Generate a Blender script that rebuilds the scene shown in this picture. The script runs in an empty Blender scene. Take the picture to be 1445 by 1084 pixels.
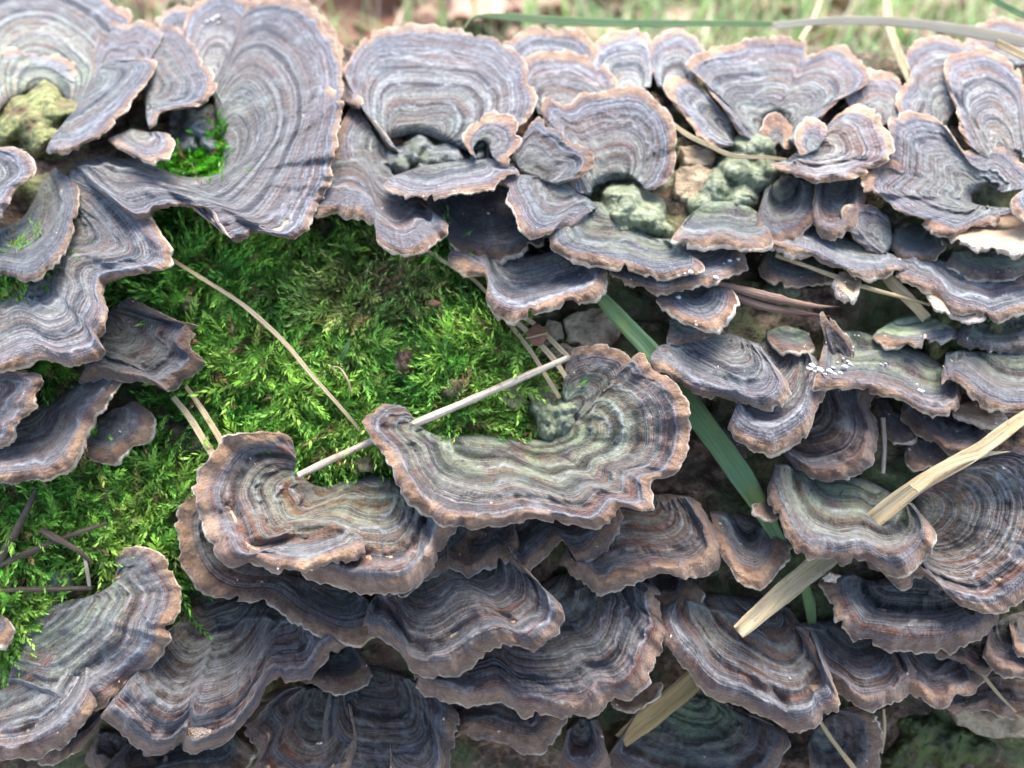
import bpy, math, random
import numpy as np
from mathutils import Vector

# ------------------------------------------------------------------ units: everything below is in cm, meshes are written in metres
CM = 0.01
W, HGT = 1445.0, 1084.0                       # proportions of the frame
HFOV = math.radians(67.0)
FPX = (W / 2) / math.tan(HFOV / 2)
PITCH = math.radians(45.0)
LOG_R = 17.0
LOG_C = np.array([0.0, 22.5, 15.0])           # axis of the log runs along x
CAM = np.array([0.0, 0.0, 41.8])

# ------------------------------------------------------------------ camera, sky, sun, exposure
scene = bpy.context.scene
col = scene.collection
cam_d = bpy.data.cameras.new('camera')
cam = bpy.data.objects.new('camera', cam_d)
col.objects.link(cam)
cam.location = Vector(CAM * CM)
cam.rotation_euler = (math.pi / 2 - PITCH, 0, 0)
cam_d.sensor_width = 36.0
cam_d.lens = 18.0 / math.tan(HFOV / 2)
cam_d.clip_start = 0.005
cam_d.clip_end = 200.0
cam_d.dof.use_dof = True
cam_d.dof.focus_distance = 0.160
cam_d.dof.aperture_fstop = 13.0
scene.camera = cam

world = bpy.data.worlds.new('World')
scene.world = world
world.use_nodes = True
SUN_EL, SUN_AZ = math.radians(64), math.radians(18)     # azimuth from +y (behind the log) towards +x
wn = world.node_tree
bg = wn.nodes['Background']
sky = wn.nodes.new('ShaderNodeTexSky')
sky.sky_type = 'NISHITA'
sky.sun_disc = False
sky.sun_elevation = SUN_EL
sky.sun_rotation = SUN_AZ
sky.air_density = 1.0
sky.dust_density = 3.0
sky.ozone_density = 1.0
wn.links.new(sky.outputs[0], bg.inputs[0])
bg.inputs[1].default_value = 0.105
sun_d = bpy.data.lights.new('sun', 'SUN')
sun_d.energy = 1.5
sun_d.angle = math.radians(42)
sun_d.color = (1.0, 0.95, 0.88)
sun = bpy.data.objects.new('sun', sun_d)
col.objects.link(sun)
sd = Vector((math.sin(SUN_AZ) * math.cos(SUN_EL), math.cos(SUN_AZ) * math.cos(SUN_EL), math.sin(SUN_EL)))
sun.rotation_euler = sd.to_track_quat('Z', 'Y').to_euler()
scene.view_settings.view_transform = 'Standard'
scene.view_settings.look = 'None'
scene.view_settings.exposure = 2.28
scene.view_settings.gamma = 1.0
scene.render.engine = 'CYCLES'
scene.cycles.use_denoising = True
scene.cycles.max_bounces = 4
scene.cycles.diffuse_bounces = 3
scene.cycles.glossy_bounces = 2
scene.cycles.transmission_bounces = 3
scene.cycles.caustics_reflective = False
scene.cycles.use_adaptive_sampling = True
scene.cycles.adaptive_threshold = 0.02

# ------------------------------------------------------------------ small tools
rng = np.random.default_rng(7)
random.seed(7)

def hash3(i, j, k):
    i = i.astype(np.uint32); j = j.astype(np.uint32); k = k.astype(np.uint32)
    h = i * np.uint32(374761393) + j * np.uint32(668265263) + k * np.uint32(2246822519)
    h = (h ^ (h >> np.uint32(13))) * np.uint32(1274126177)
    h = h ^ (h >> np.uint32(16))
    return (h & np.uint32(0xFFFFFF)).astype(np.float64) / float(0xFFFFFF)

def noise3(x, y, z=0.0):
    """value noise, -1..1"""
    x, y, z = np.broadcast_arrays(np.asarray(x, float), np.asarray(y, float), np.asarray(z, float))
    xi, yi, zi = np.floor(x), np.floor(y), np.floor(z)
    fx, fy, fz = x - xi, y - yi, z - zi
    u, v, w = [f * f * f * (f * (f * 6 - 15) + 10) for f in (fx, fy, fz)]
    xi, yi, zi = xi.astype(np.int64), yi.astype(np.int64), zi.astype(np.int64)
    r = 0
    for a in (0, 1):
        for b in (0, 1):
            for c in (0, 1):
                wgt = (u if a else 1 - u) * (v if b else 1 - v) * (w if c else 1 - w)
                r = r + wgt * hash3(xi + a, yi + b, zi + c)
    return r * 2 - 1

def fbm(x, y, z=0.0, o=3):
    r, a = 0, 1.0
    for k in range(o):
        r = r + a * noise3(x * 2 ** k + 17 * k, y * 2 ** k, z * 2 ** k)
        a *= 0.5
    return r

def sstep(a, b, x):
    t = np.clip((x - a) / (b - a), 0, 1)
    return t * t * (3 - 2 * t)

def ray(p):
    p = np.asarray(p, float)
    x = (p[..., 0] - W / 2) / FPX
    y = (HGT / 2 - p[..., 1]) / FPX
    d = np.stack([x, math.cos(PITCH) + y * math.sin(PITCH), -math.sin(PITCH) + y * math.cos(PITCH)], -1)
    return d / np.linalg.norm(d, axis=-1, keepdims=True)

def log_dist(d):
    """distance along a ray to the smooth log (nearest approach beyond its skyline)"""
    dy, dz = d[..., 1], d[..., 2]
    a = dy * dy + dz * dz
    oy, oz = LOG_C[1] - CAM[1], LOG_C[2] - CAM[2]
    b = (dy * oy + dz * oz) / a
    c = (oy * oy + oz * oz - LOG_R ** 2) / a
    x = b * b - c
    x0 = 45.0
    return b - np.where(x > x0, np.sqrt(np.maximum(x, x0)), math.sqrt(x0) + (x - x0) / (2 * math.sqrt(x0)))

def lifted(p, lift):
    d = ray(p)
    return CAM + d * (log_dist(d) - lift)[..., None]

def spline(pts, n):
    """Catmull-Rom through pts, n samples evenly by length"""
    P = np.array(pts, float)
    if len(P) == 2:
        return P[0] + (P[1] - P[0]) * np.linspace(0, 1, n)[:, None]
    Q = np.vstack([2 * P[0] - P[1], P, 2 * P[-1] - P[-2]])
    out = []
    for i in range(len(P) - 1):
        p0, p1, p2, p3 = Q[i], Q[i + 1], Q[i + 2], Q[i + 3]
        t = np.linspace(0, 1, 24, endpoint=False)[:, None]
        out.append(0.5 * (2 * p1 + (p2 - p0) * t + (2 * p0 - 5 * p1 + 4 * p2 - p3) * t ** 2 + (3 * p1 - p0 - 3 * p2 + p3) * t ** 3))
    out.append(P[-1:])
    C = np.vstack(out)
    L = np.concatenate([[0], np.cumsum(np.linalg.norm(np.diff(C, axis=0), axis=1))])
    q = np.linspace(0, L[-1], n)
    return np.stack([np.interp(q, L, C[:, k]) for k in range(C.shape[1])], 1)

def mesh_obj(name, verts, faces, mat, parent=None, smooth=True, attrs=None):
    """verts in cm (numpy), faces as an int array of quads/tris or a list of such arrays"""
    me = bpy.data.meshes.new(name)
    V = np.asarray(verts, np.float32) * CM
    if not isinstance(faces, (list, tuple)):
        faces = [faces]
    faces = [np.asarray(f, np.int32) for f in faces if len(f)]
    loops = np.concatenate([f.ravel() for f in faces])
    tot = np.concatenate([np.full(len(f), f.shape[1], np.int32) for f in faces])
    start = np.concatenate([[0], np.cumsum(tot)[:-1]]).astype(np.int32)
    me.vertices.add(len(V)); me.vertices.foreach_set('co', V.ravel())
    me.loops.add(len(loops)); me.loops.foreach_set('vertex_index', loops)
    me.polygons.add(len(tot)); me.polygons.foreach_set('loop_start', start)
    me.polygons.foreach_set('loop_total', tot)
    me.polygons.foreach_set('use_smooth', np.full(len(tot), smooth))
    for k, v in (attrs or {}).items():
        a = me.attributes.new(k, 'FLOAT_VECTOR', 'POINT')
        a.data.foreach_set('vector', np.asarray(v, np.float32).ravel())
    me.update(calc_edges=True)
    me.validate()
    me.materials.append(mat)
    o = bpy.data.objects.new(name, me)
    col.objects.link(o)
    if parent is not None:
        o.parent = parent
        o.matrix_parent_inverse = parent.matrix_world.inverted()
    return o

def empty(name, loc, label, cat, group=None):
    o = bpy.data.objects.new(name, None)
    o.empty_display_size = 0.01
    o.location = Vector(np.asarray(loc, float) * CM)
    col.objects.link(o)
    o.matrix_world.translation = o.location
    tag(o, label, cat, group)
    return o

def tag(o, label=None, cat=None, group=None, kind=None):
    if label: o['label'] = label
    if cat: o['category'] = cat
    if group: o['group'] = group
    if kind: o['kind'] = kind
    return o

def grid_faces(nr, nc, off=0):
    i, j = np.meshgrid(np.arange(nr - 1), np.arange(nc - 1), indexing='ij')
    a = (i * nc + j).ravel() + off
    return np.stack([a, a + 1, a + nc + 1, a + nc], 1)

# ------------------------------------------------------------------ materials
class N:
    def __init__(s, name):
        s.m = bpy.data.materials.new(name); s.m.use_nodes = True
        s.t = s.m.node_tree; s.n = s.t.nodes; s.bsdf = s.n['Principled BSDF']
    def link(s, a, b): s.t.links.new(a, b)
    def put(s, sock, v):
        if isinstance(v, bpy.types.NodeSocket): s.link(v, sock)
        elif v is not None: sock.default_value = v
    def attr(s, name):
        a = s.n.new('ShaderNodeAttribute'); a.attribute_name = name; return a
    def sep(s, v):
        a = s.n.new('ShaderNodeSeparateXYZ'); s.put(a.inputs[0], v); return a.outputs
    def comb(s, x, y, z):
        a = s.n.new('ShaderNodeCombineXYZ')
        for i, q in enumerate((x, y, z)): s.put(a.inputs[i], q)
        return a.outputs[0]
    def math(s, op, a, b=None, c=None, clamp=False):
        q = s.n.new('ShaderNodeMath'); q.operation = op; q.use_clamp = clamp
        for i, x in enumerate((a, b, c)):
            if x is not None: s.put(q.inputs[i], x)
        return q.outputs[0]
    def noise(s, vec, scale, detail=2, rough=0.5, dim='3D', w=None):
        q = s.n.new('ShaderNodeTexNoise'); q.noise_dimensions = dim
        if dim != '1D': s.put(q.inputs['Vector'], vec)
        if w is not None: s.put(q.inputs['W'], w)
        q.inputs['Scale'].default_value = scale; q.inputs['Detail'].default_value = detail
        q.inputs['Roughness'].default_value = rough
        return q.outputs[0]
    def ramp(s, f, stops, interp='LINEAR'):
        q = s.n.new('ShaderNodeValToRGB'); q.color_ramp.interpolation = interp
        e = q.color_ramp.elements
        while len(e) < len(stops): e.new(0.5)
        for x, (p, c) in zip(e, stops):
            x.position = p; x.color = (c[0], c[1], c[2], 1) if not isinstance(c, (int, float)) else (c, c, c, 1)
        s.put(q.inputs[0], f); return q.outputs[0]
    def mix(s, f, a, b, mode='MIX'):
        q = s.n.new('ShaderNodeMix'); q.data_type = 'RGBA'; q.blend_type = mode; q.clamp_factor = True
        s.put(q.inputs[0], f)
        for i, x in ((6, a), (7, b)):
            s.put(q.inputs[i], (x[0], x[1], x[2], 1) if isinstance(x, tuple) else x)
        return q.outputs[2]
    def mapr(s, v, a, b, c=0.0, d=1.0):
        q = s.n.new('ShaderNodeMapRange')
        s.put(q.inputs[0], v)
        for i, x in zip((1, 2, 3, 4), (a, b, c, d)): q.inputs[i].default_value = x
        return q.outputs[0]
    def geo(s):
        q = s.n.new('ShaderNodeNewGeometry'); return q.outputs['Position']
    def bump(s, h, dist, strength=1.0, normal=None):
        q = s.n.new('ShaderNodeBump'); q.inputs['Strength'].default_value = strength
        q.inputs['Distance'].default_value = dist; s.put(q.inputs['Height'], h)
        if normal is not None: s.link(normal, q.inputs['Normal'])
        return q.outputs[0]
    def done(s, color, rough=0.8, normal=None, spec=0.3, **kw):
        s.put(s.bsdf.inputs['Base Color'], (color[0], color[1], color[2], 1) if isinstance(color, tuple) else color)
        s.put(s.bsdf.inputs['Roughness'], rough)
        s.bsdf.inputs['Specular IOR Level'].default_value = spec
        if normal is not None: s.link(normal, s.bsdf.inputs['Normal'])
        for k, v in kw.items(): s.put(s.bsdf.inputs[k.replace('_', ' ')], v)
        return s.m

def make_cap_material():
    s = N('zoned_cap')
    z = s.sep(s.attr('zone').outputs['Vector'])      # x distance from margin cm, y arc cm, z seed
    L = s.sep(s.attr('look').outputs['Vector'])      # x green, y brown, z brightness
    R = s.sep(s.attr('relief').outputs['Vector'])    # x crest, y base-to-margin, z pleat height
    pos = s.geo()
    w1 = s.noise(pos, 80, 3, 0.6)
    w2 = s.noise(pos, 380, 3, 0.6)
    d = s.math('ADD', z[0], s.math('ADD', s.math('MULTIPLY_ADD', w1, 0.26, -0.13), s.math('MULTIPLY_ADD', w2, 0.07, -0.035)))
    dd = s.math('ADD', d, s.math('MULTIPLY', z[2], 7.3))
    broad = s.noise(None, 3.0, 2, 0.6, '1D', dd)
    fine = s.noise(None, 14.0, 2, 0.75, '1D', s.math('ADD', dd, 5.1))
    bpatch = s.noise(pos, 48, 3, 0.6)
    # broad growth zones
    c = s.ramp(s.math('MULTIPLY_ADD', bpatch, 0.35, s.math('MULTIPLY_ADD', broad, 0.90, -0.125)), [
        (0.33, (0.020, 0.019, 0.024)), (0.395, (0.060, 0.056, 0.065)), (0.405, (0.190, 0.195, 0.220)),
        (0.455, (0.085, 0.080, 0.092)), (0.50, (0.125, 0.122, 0.138)), (0.51, (0.260, 0.275, 0.312)), (0.555, (0.180, 0.178, 0.195)),
        (0.60, (0.060, 0.042, 0.038)), (0.615, (0.090, 0.058, 0.050)), (0.625, (0.240, 0.242, 0.260)), (0.70, (0.145, 0.142, 0.156)), (0.78, (0.300, 0.312, 0.345))])
    # outer slate-violet zone of the year
    c = s.mix(s.math('MULTIPLY', s.mapr(d, 0.95, 0.40), 0.84), c, s.mix(s.mapr(fine, 0.35, 0.65), (0.085, 0.087, 0.115), (0.215, 0.225, 0.275)))
    # brown zones
    bz = s.noise(None, 3.1, 1, 0.5, '1D', s.math('ADD', dd, 77.0))
    bm = s.math('MULTIPLY', s.mapr(bz, 0.46, 0.58), s.mapr(bpatch, 0.40, 0.56))
    bm = s.math('MULTIPLY', bm, s.math('MULTIPLY_ADD', L[1], 0.60, 0.40))
    c = s.mix(bm, c, s.mix(w2, (0.075, 0.032, 0.022), (0.220, 0.105, 0.065)))
    allb = s.math('ADD', s.math('MULTIPLY', L[1], 0.6), s.math('MULTIPLY_ADD', R[1], -0.25, 0.25), clamp=True)
    c = s.mix(allb, c, s.mix(1.0, c, (0.95, 0.66, 0.50), 'MULTIPLY'))
    # soft growth lines, and a few sharp dark ones
    c = s.mix(s.mapr(w1, 0.35, 0.65, 0.60, 1.0), c, s.ramp(fine, [(0.30, 0.28), (0.42, 0.50), (0.46, 0.95), (0.56, 1.06), (0.60, 1.22), (0.72, 1.34)]), 'MULTIPLY')
    ln = s.noise(None, 8.5, 1, 0.5, '1D', s.math('ADD', dd, 131.0))
    lm = s.mapr(s.math('ABSOLUTE', s.math('SUBTRACT', ln, 0.5)), 0.035, 0.008)
    c = s.mix(s.math('MULTIPLY', lm, s.mapr(bpatch, 0.35, 0.62, 0.95, 0.35)), c, (0.022, 0.019, 0.023))
    # radial fibres
    fib = s.noise(s.comb(z[1], s.math('MULTIPLY', d, 0.20), z[2]), 11.0, 3, 0.65)
    c = s.mix(0.9, c, s.ramp(fib, [(0.25, 0.45), (0.5, 0.95), (0.75, 1.5)]), 'MULTIPLY')
    # velvety pale felt in patches and on the ridges
    bl = s.noise(pos, 150, 4, 0.7)
    c = s.mix(s.math('MULTIPLY', s.mapr(bl, 0.53, 0.70), 0.5), c, (0.27, 0.285, 0.325))
    c = s.mix(s.math('MULTIPLY', R[0], s.mapr(w2, 0.36, 0.58, 0.15, 0.95)), c, (0.43, 0.455, 0.52))
    # algae towards the old base
    gm = s.math('MULTIPLY', s.math('SUBTRACT', 1.0, s.mapr(R[1], 0.10, 0.80)), L[0])
    gm = s.math('MULTIPLY', s.math('MULTIPLY', gm, s.mapr(bl, 0.34, 0.60)), 1.5, clamp=True)
    c = s.mix(gm, c, s.mix(s.mapr(broad, 0.40, 0.60), (0.075, 0.100, 0.042), (0.330, 0.385, 0.235)))
    # growing margin: rust band then cream edge
    dm = s.math('ADD', z[0], s.math('MULTIPLY_ADD', w2, 0.20, -0.10))
    rb = s.math('ADD', s.math('ADD', dm, s.math('MULTIPLY_ADD', L[1], -0.30, 0.09)), s.math('MULTIPLY_ADD', bpatch, 0.90, -0.45))
    rust = s.mix(s.mapr(bl, 0.35, 0.65), (0.150, 0.070, 0.036), (0.41, 0.250, 0.150))
    c = s.mix(s.math('MULTIPLY', s.mapr(rb, 0.34, 0.12), 0.9), c, rust)
    c = s.mix(s.math('MULTIPLY', s.mapr(dm, 0.05, -0.01), s.mapr(bl, 0.35, 0.60, 0.2, 0.9)), c, (0.76, 0.67, 0.55))
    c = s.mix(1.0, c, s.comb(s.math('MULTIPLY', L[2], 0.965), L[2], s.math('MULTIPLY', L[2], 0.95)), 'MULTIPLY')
    felt = s.noise(pos, 750, 4, 0.72)
    c = s.mix(0.85, c, s.ramp(felt, [(0.30, 0.62), (0.5, 1.0), (0.70, 1.42)]), 'MULTIPLY')
    nb = s.bump(felt, 0.0016, 0.8)
    m = s.done(c, s.mapr(fine, 0.3, 0.7, 0.72, 0.92), nb, 0.22)
    s.bsdf.inputs['Sheen Weight'].default_value = 0.25
    s.bsdf.inputs['Sheen Roughness'].default_value = 0.5
    s.bsdf.inputs['Sheen Tint'].default_value = (0.8, 0.87, 1.0, 1)
    return m

def make_pore_material():
    s = N('pore_underside')
    z = s.sep(s.attr('zone').outputs['Vector'])
    pos = s.geo()
    n = s.noise(pos, 160, 4, 0.6)
    c = s.mix(n, (0.36, 0.235, 0.150), (0.62, 0.49, 0.35))
    c = s.mix(s.mapr(z[0], 0.22, 0.02), c, (0.66, 0.55, 0.45))
    c = s.mix(s.mapr(z[0], 0.5, 1.8), c, (0.28, 0.20, 0.14))
    v = s.n.new('ShaderNodeTexVoronoi'); v.inputs['Scale'].default_value = 2200; s.link(pos, v.inputs['Vector'])
    nb = s.bump(s.math('MULTIPLY_ADD', n, 0.6, v.outputs[0]), 0.0005, 0.8)
    return s.done(c, 0.85, nb, 0.2)

def make_bark_material():
    s = N('damp_bark')
    pos = s.geo()
    n1 = s.noise(pos, 28, 5, 0.6); n2 = s.noise(pos, 190, 5, 0.7); n3 = s.noise(pos, 600, 3, 0.6)
    c = s.ramp(n2, [(0.32, (0.012, 0.008, 0.006)), (0.45, (0.055, 0.032, 0.020)), (0.53, (0.135, 0.082, 0.052)), (0.66, (0.34, 0.25, 0.165))])
    alg = s.noise(pos, 60, 4, 0.6)
    c = s.mix(s.math('MULTIPLY', s.mapr(alg, 0.44, 0.62), 0.85), c, s.mix(n3, (0.040, 0.062, 0.018), (0.17, 0.21, 0.085)))
    c = s.mix(s.mapr(n1, 0.60, 0.72), c, (0.115, 0.050, 0.030))
    nb = s.bump(s.math('ADD', s.math('MULTIPLY', n2, 1.0), s.math('MULTIPLY', n3, 0.35)), 0.0030, 0.9)
    return s.done(c, s.mapr(n2, 0.3, 0.7, 0.45, 0.9), nb, 0.35)

def make_moss_material():
    s = N('moss_leaf')
    a = s.attr('tint').outputs['Vector']
    n = s.noise(s.geo(), 900, 2, 0.5)
    c = s.mix(1.0, a, s.ramp(n, [(0.3, 0.75), (0.7, 1.25)]), 'MULTIPLY')
    m = s.done(c, 0.34, None, 0.5)
    s.bsdf.inputs['Transmission Weight'].default_value = 0.0
    s.bsdf.inputs['Subsurface Weight'].default_value = 0.0
    t = s.n.new('ShaderNodeBsdfTranslucent'); s.link(c, t.inputs[0])
    mx = s.n.new('ShaderNodeMixShader'); mx.inputs[0].default_value = 0.30
    s.link(s.bsdf.outputs[0], mx.inputs[1]); s.link(t.outputs[0], mx.inputs[2])
    s.link(mx.outputs[0], s.n['Material Output'].inputs[0])
    return m

def make_blade_material(name, c0, c1, c2, rough=0.5, trans=0.2, spots=0.0):
    """along/across coordinates in 'zone' (x along cm, y across cm)"""
    s = N(name)
    z = s.sep(s.attr('zone').outputs['Vector'])
    pos = s.geo()
    st = s.noise(s.comb(s.math('MULTIPLY', z[0], 0.10), s.math('MULTIPLY', z[1], 4.0), z[2]), 9.0, 3, 0.6)
    pa = s.noise(pos, 70, 4, 0.6)
    c = s.mix(s.mapr(st, 0.35, 0.65), c0, c1)
    c = s.mix(s.mapr(pa, 0.50, 0.70), c, c2)
    if spots:
        sp = s.noise(s.comb(s.math('MULTIPLY', z[0], 1.0), s.math('MULTIPLY', z[1], 3.0), z[2]), 7.0, 3, 0.7)
        c = s.mix(s.math('MULTIPLY', s.mapr(sp, 0.60, 0.68), spots), c, (0.10, 0.075, 0.06))
    nb = s.bump(st, 0.0004, 0.8)
    m = s.done(c, rough, nb, 0.35)
    t = s.n.new('ShaderNodeBsdfTranslucent'); s.put(t.inputs[0], c)
    mx = s.n.new('ShaderNodeMixShader'); mx.inputs[0].default_value = trans
    s.link(s.bsdf.outputs[0], mx.inputs[1]); s.link(t.outputs[0], mx.inputs[2])
    s.link(mx.outputs[0], s.n['Material Output'].inputs[0])
    return m

def make_plain(name, ca, cb, scale, rough=0.8, bump=0.001, cc=None):
    s = N(name); pos = s.geo()
    n = s.noise(pos, scale, 5, 0.62); n2 = s.noise(pos, scale * 0.35, 3, 0.6)
    c = s.mix(s.mapr(n, 0.32, 0.68), ca, cb)
    if cc: c = s.mix(s.mapr(n2, 0.50, 0.66), c, cc)
    return s.done(c, rough, s.bump(n, bump, 0.9), 0.3)

def make_speck_material():
    s = N('speck')
    return s.done(s.attr('tint').outputs['Vector'], 0.8, None, 0.2)
M_SPECK = make_speck_material()
M_CAP = make_cap_material()
M_PORE = make_pore_material()

M_BARK = make_bark_material()
M_MOSS = make_moss_material()
M_STRAW = make_blade_material('dry_straw', (0.50, 0.37, 0.19), (0.74, 0.62, 0.40), (0.60, 0.45, 0.25), 0.55, 0.30, 0.5)
M_STEM = make_blade_material('dry_stem', (0.42, 0.33, 0.24), (0.68, 0.59, 0.47), (0.36, 0.24, 0.16), 0.6, 0.05, 0.7)
M_GREEN = make_blade_material('green_blade', (0.160, 0.285, 0.120), (0.230, 0.385, 0.180), (0.310, 0.390, 0.120), 0.38, 0.35)
M_GREENPALE = make_blade_material('pale_green_blade', (0.30, 0.44, 0.20), (0.42, 0.55, 0.28), (0.46, 0.54, 0.28), 0.45, 0.35)
M_PALESTRAW = make_blade_material('white_straw', (0.66, 0.60, 0.46), (0.80, 0.76, 0.64), (0.72, 0.66, 0.52), 0.5, 0.4)
M_TAN = make_blade_material('tan_blade', (0.36, 0.235, 0.09), (0.50, 0.36, 0.16), (0.30, 0.20, 0.08), 0.55, 0.15, 0.4)
M_TWIG = make_blade_material('brown_twig', (0.045, 0.032, 0.024), (0.115, 0.082, 0.060), (0.17, 0.13, 0.10), 0.7, 0.0)
M_NEEDLE = make_blade_material('brown_needle', (0.15, 0.085, 0.060), (0.27, 0.17, 0.125), (0.34, 0.22, 0.15), 0.5, 0.0)
M_ALGAE = make_plain('algae_felt', (0.085, 0.105, 0.055), (0.33, 0.365, 0.245), 300, 0.9, 0.0025, (0.16, 0.18, 0.14))
M_ALGAEY = make_plain('yellow_algae_crust', (0.09, 0.095, 0.035), (0.38, 0.40, 0.17), 360, 0.85, 0.003, (0.15, 0.105, 0.06))
M_BLUEKNOB = make_plain('blue_grey_felt', (0.055, 0.06, 0.06), (0.25, 0.27, 0.265), 330, 0.9, 0.0025, (0.12, 0.14, 0.085))
M_RIM = make_plain('growing_margin', (0.34, 0.25, 0.18), (0.74, 0.66, 0.55), 420, 0.85, 0.0012, (0.60, 0.50, 0.40))
M_DARKALGAE = make_plain('dark_algae_film', (0.020, 0.026, 0.010), (0.10, 0.135, 0.045), 200, 0.7, 0.003, (0.045, 0.03, 0.02))
M_WHITE = make_plain('white_mould', (0.70, 0.70, 0.68), (0.85, 0.85, 0.83), 300, 0.8, 0.001)
M_PLATE = make_plain('pale_rotten_bark', (0.12, 0.085, 0.05), (0.50, 0.40, 0.27), 260, 0.85, 0.003, (0.20, 0.145, 0.09))
M_LEAF = make_plain('dead_leaf', (0.14, 0.062, 0.036), (0.26, 0.13, 0.08), 160, 0.6, 0.0006)
M_LITTER = make_plain('pale_dead_leaf', (0.26, 0.14, 0.095), (0.62, 0.43, 0.35), 45, 0.6, 0.0006)
M_SOIL = make_plain('leafy_soil', (0.08, 0.06, 0.04), (0.24, 0.17, 0.12), 18, 0.95, 0.006, (0.13, 0.16, 0.06))
M_SEED = make_plain('seed_husk', (0.55, 0.33, 0.16), (0.80, 0.70, 0.56), 220, 0.5, 0.0003)
M_WOOD = make_plain('sawn_wood', (0.20, 0.13, 0.08), (0.36, 0.26, 0.17), 40, 0.85, 0.002)

# ------------------------------------------------------------------ ground
xs = np.concatenate([-np.geomspace(4000, 40, 22), np.linspace(-36, 36, 40), np.geomspace(40, 4000, 22)])
ys = np.concatenate([-np.geomspace(4000, 40, 18), np.linspace(-36, 160, 70), np.geomspace(170, 4000, 22)])
X, Y = np.meshgrid(xs, ys, indexing='ij')
Z = fbm(X * 0.06, Y * 0.06, 3.0) * 1.2 * sstep(0, 10, np.abs(Y - LOG_C[1]))
ground = mesh_obj('ground', np.stack([X, Y, Z], -1).reshape(-1, 3), grid_faces(len(xs), len(ys))[:, ::-1], M_SOIL)
tag(ground, kind='structure')

# ------------------------------------------------------------------ the log
log = empty('fallen_log', (0, LOG_C[1], 0), 'mossy fallen log carrying all the bracket fungi', 'log')
def log_relief(P):
    r = fbm(P[..., 0] * 0.55, P[..., 1] * 0.9, P[..., 2] * 0.9, 3) * 0.30
    r += fbm(P[..., 0] * 2.2 + 9, P[..., 1] * 2.4, P[..., 2] * 2.4, 3) * 0.13
    r += (np.abs(fbm(P[..., 0] * 1.4 + 3, P[..., 1] * 3.4, P[..., 2] * 3.4, 3)) - 0.35) * 0.22
    return r - 0.44
lx = np.concatenate([np.linspace(-75, -18, 40, endpoint=False), np.linspace(-18, 18, 400), np.linspace(18.4, 75, 40)])
la = np.concatenate([np.linspace(-40, 60, 260, endpoint=False), np.linspace(60, 320, 60)])     # degrees, 0 = towards the camera
base_a = math.atan2(CAM[2] - LOG_C[2], CAM[1] - LOG_C[1])
A_, X_ = np.meshgrid(base_a - np.radians(la), lx, indexing='ij')
P0 = np.stack([X_, LOG_C[1] + LOG_R * np.cos(A_), LOG_C[2] + LOG_R * np.sin(A_)], -1)
rr = LOG_R + log_relief(P0)
rr[-1] = rr[0]
PL = np.stack([X_, LOG_C[1] + rr * np.cos(A_), LOG_C[2] + rr * np.sin(A_)], -1)
mesh_obj('bark', PL.reshape(-1, 3), grid_faces(*A_.shape), M_BARK, log)
for jx in (0, -1):
    ring = PL[:-1, jx]
    V = np.vstack([ring, [[ring[0, 0] + (-0.8 if jx == 0 else 0.8), LOG_C[1], LOG_C[2]]]])
    n = len(ring); i = np.arange(n)
    mesh_obj('cut_end', V, np.stack([i, (i + 1) % n, np.full(n, n)], 1), M_WOOD, log, smooth=False)

def log_normal(P):
    n = np.stack([np.zeros(P.shape[:-1]), P[..., 1] - LOG_C[1], P[..., 2] - LOG_C[2]], -1)
    return n / np.linalg.norm(n, axis=-1, keepdims=True)

def on_bark(p, h=0.0):
    """point on the rough bark at a place, h cm proud of it"""
    P = lifted(p, np.zeros(np.asarray(p).shape[:-1]))
    n = log_normal(P)
    return P + n * (log_relief(P) + h)[..., None], n

# pale cracked bark plates, each its own piece
def bark_plate(poly, h=0.12, mat=M_PLATE, seed=0):
    Q = np.array(list(poly) + [poly[0]], float)
    P = np.concatenate([Q[i] + (Q[i + 1] - Q[i]) * np.linspace(0, 1, 5)[:-1, None] for i in range(len(poly))])
    P = P + rng.normal(0, 1.5, P.shape)
    c = P.mean(0)
    rings = [(1.0, -0.35), (1.0, h * 0.8), (0.95, h), (0.7, h), (0.35, h * 1.05)]
    V = []
    for f, hh in rings:
        q = c + (P - c) * f
        B = lifted(q, np.zeros(len(q)))
        nn = log_normal(B)
        V.append(B + nn * (-0.12 + hh + 0.09 * noise3(q[:, 0] * 0.09, q[:, 1] * 0.09, seed))[:, None])
    n = len(P)
    B = lifted(c[None], np.zeros(1)); V.append(B + log_normal(B) * (-0.12 + h))
    V = np.vstack(V)
    F = []
    for r in range(len(rings) - 1):
        i = np.arange(n)
        F.append(np.stack([r * n + i, r * n + (i + 1) % n, (r + 1) * n + (i + 1) % n, (r + 1) * n + i], 1))
    i = np.arange(n); k = (len(rings) - 1) * n
    T = np.stack([k + i, k + (i + 1) % n, np.full(n, len(V) - 1)], 1)
    return mesh_obj('bark_plate', V, [np.vstack(F), T], mat, log)
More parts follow.
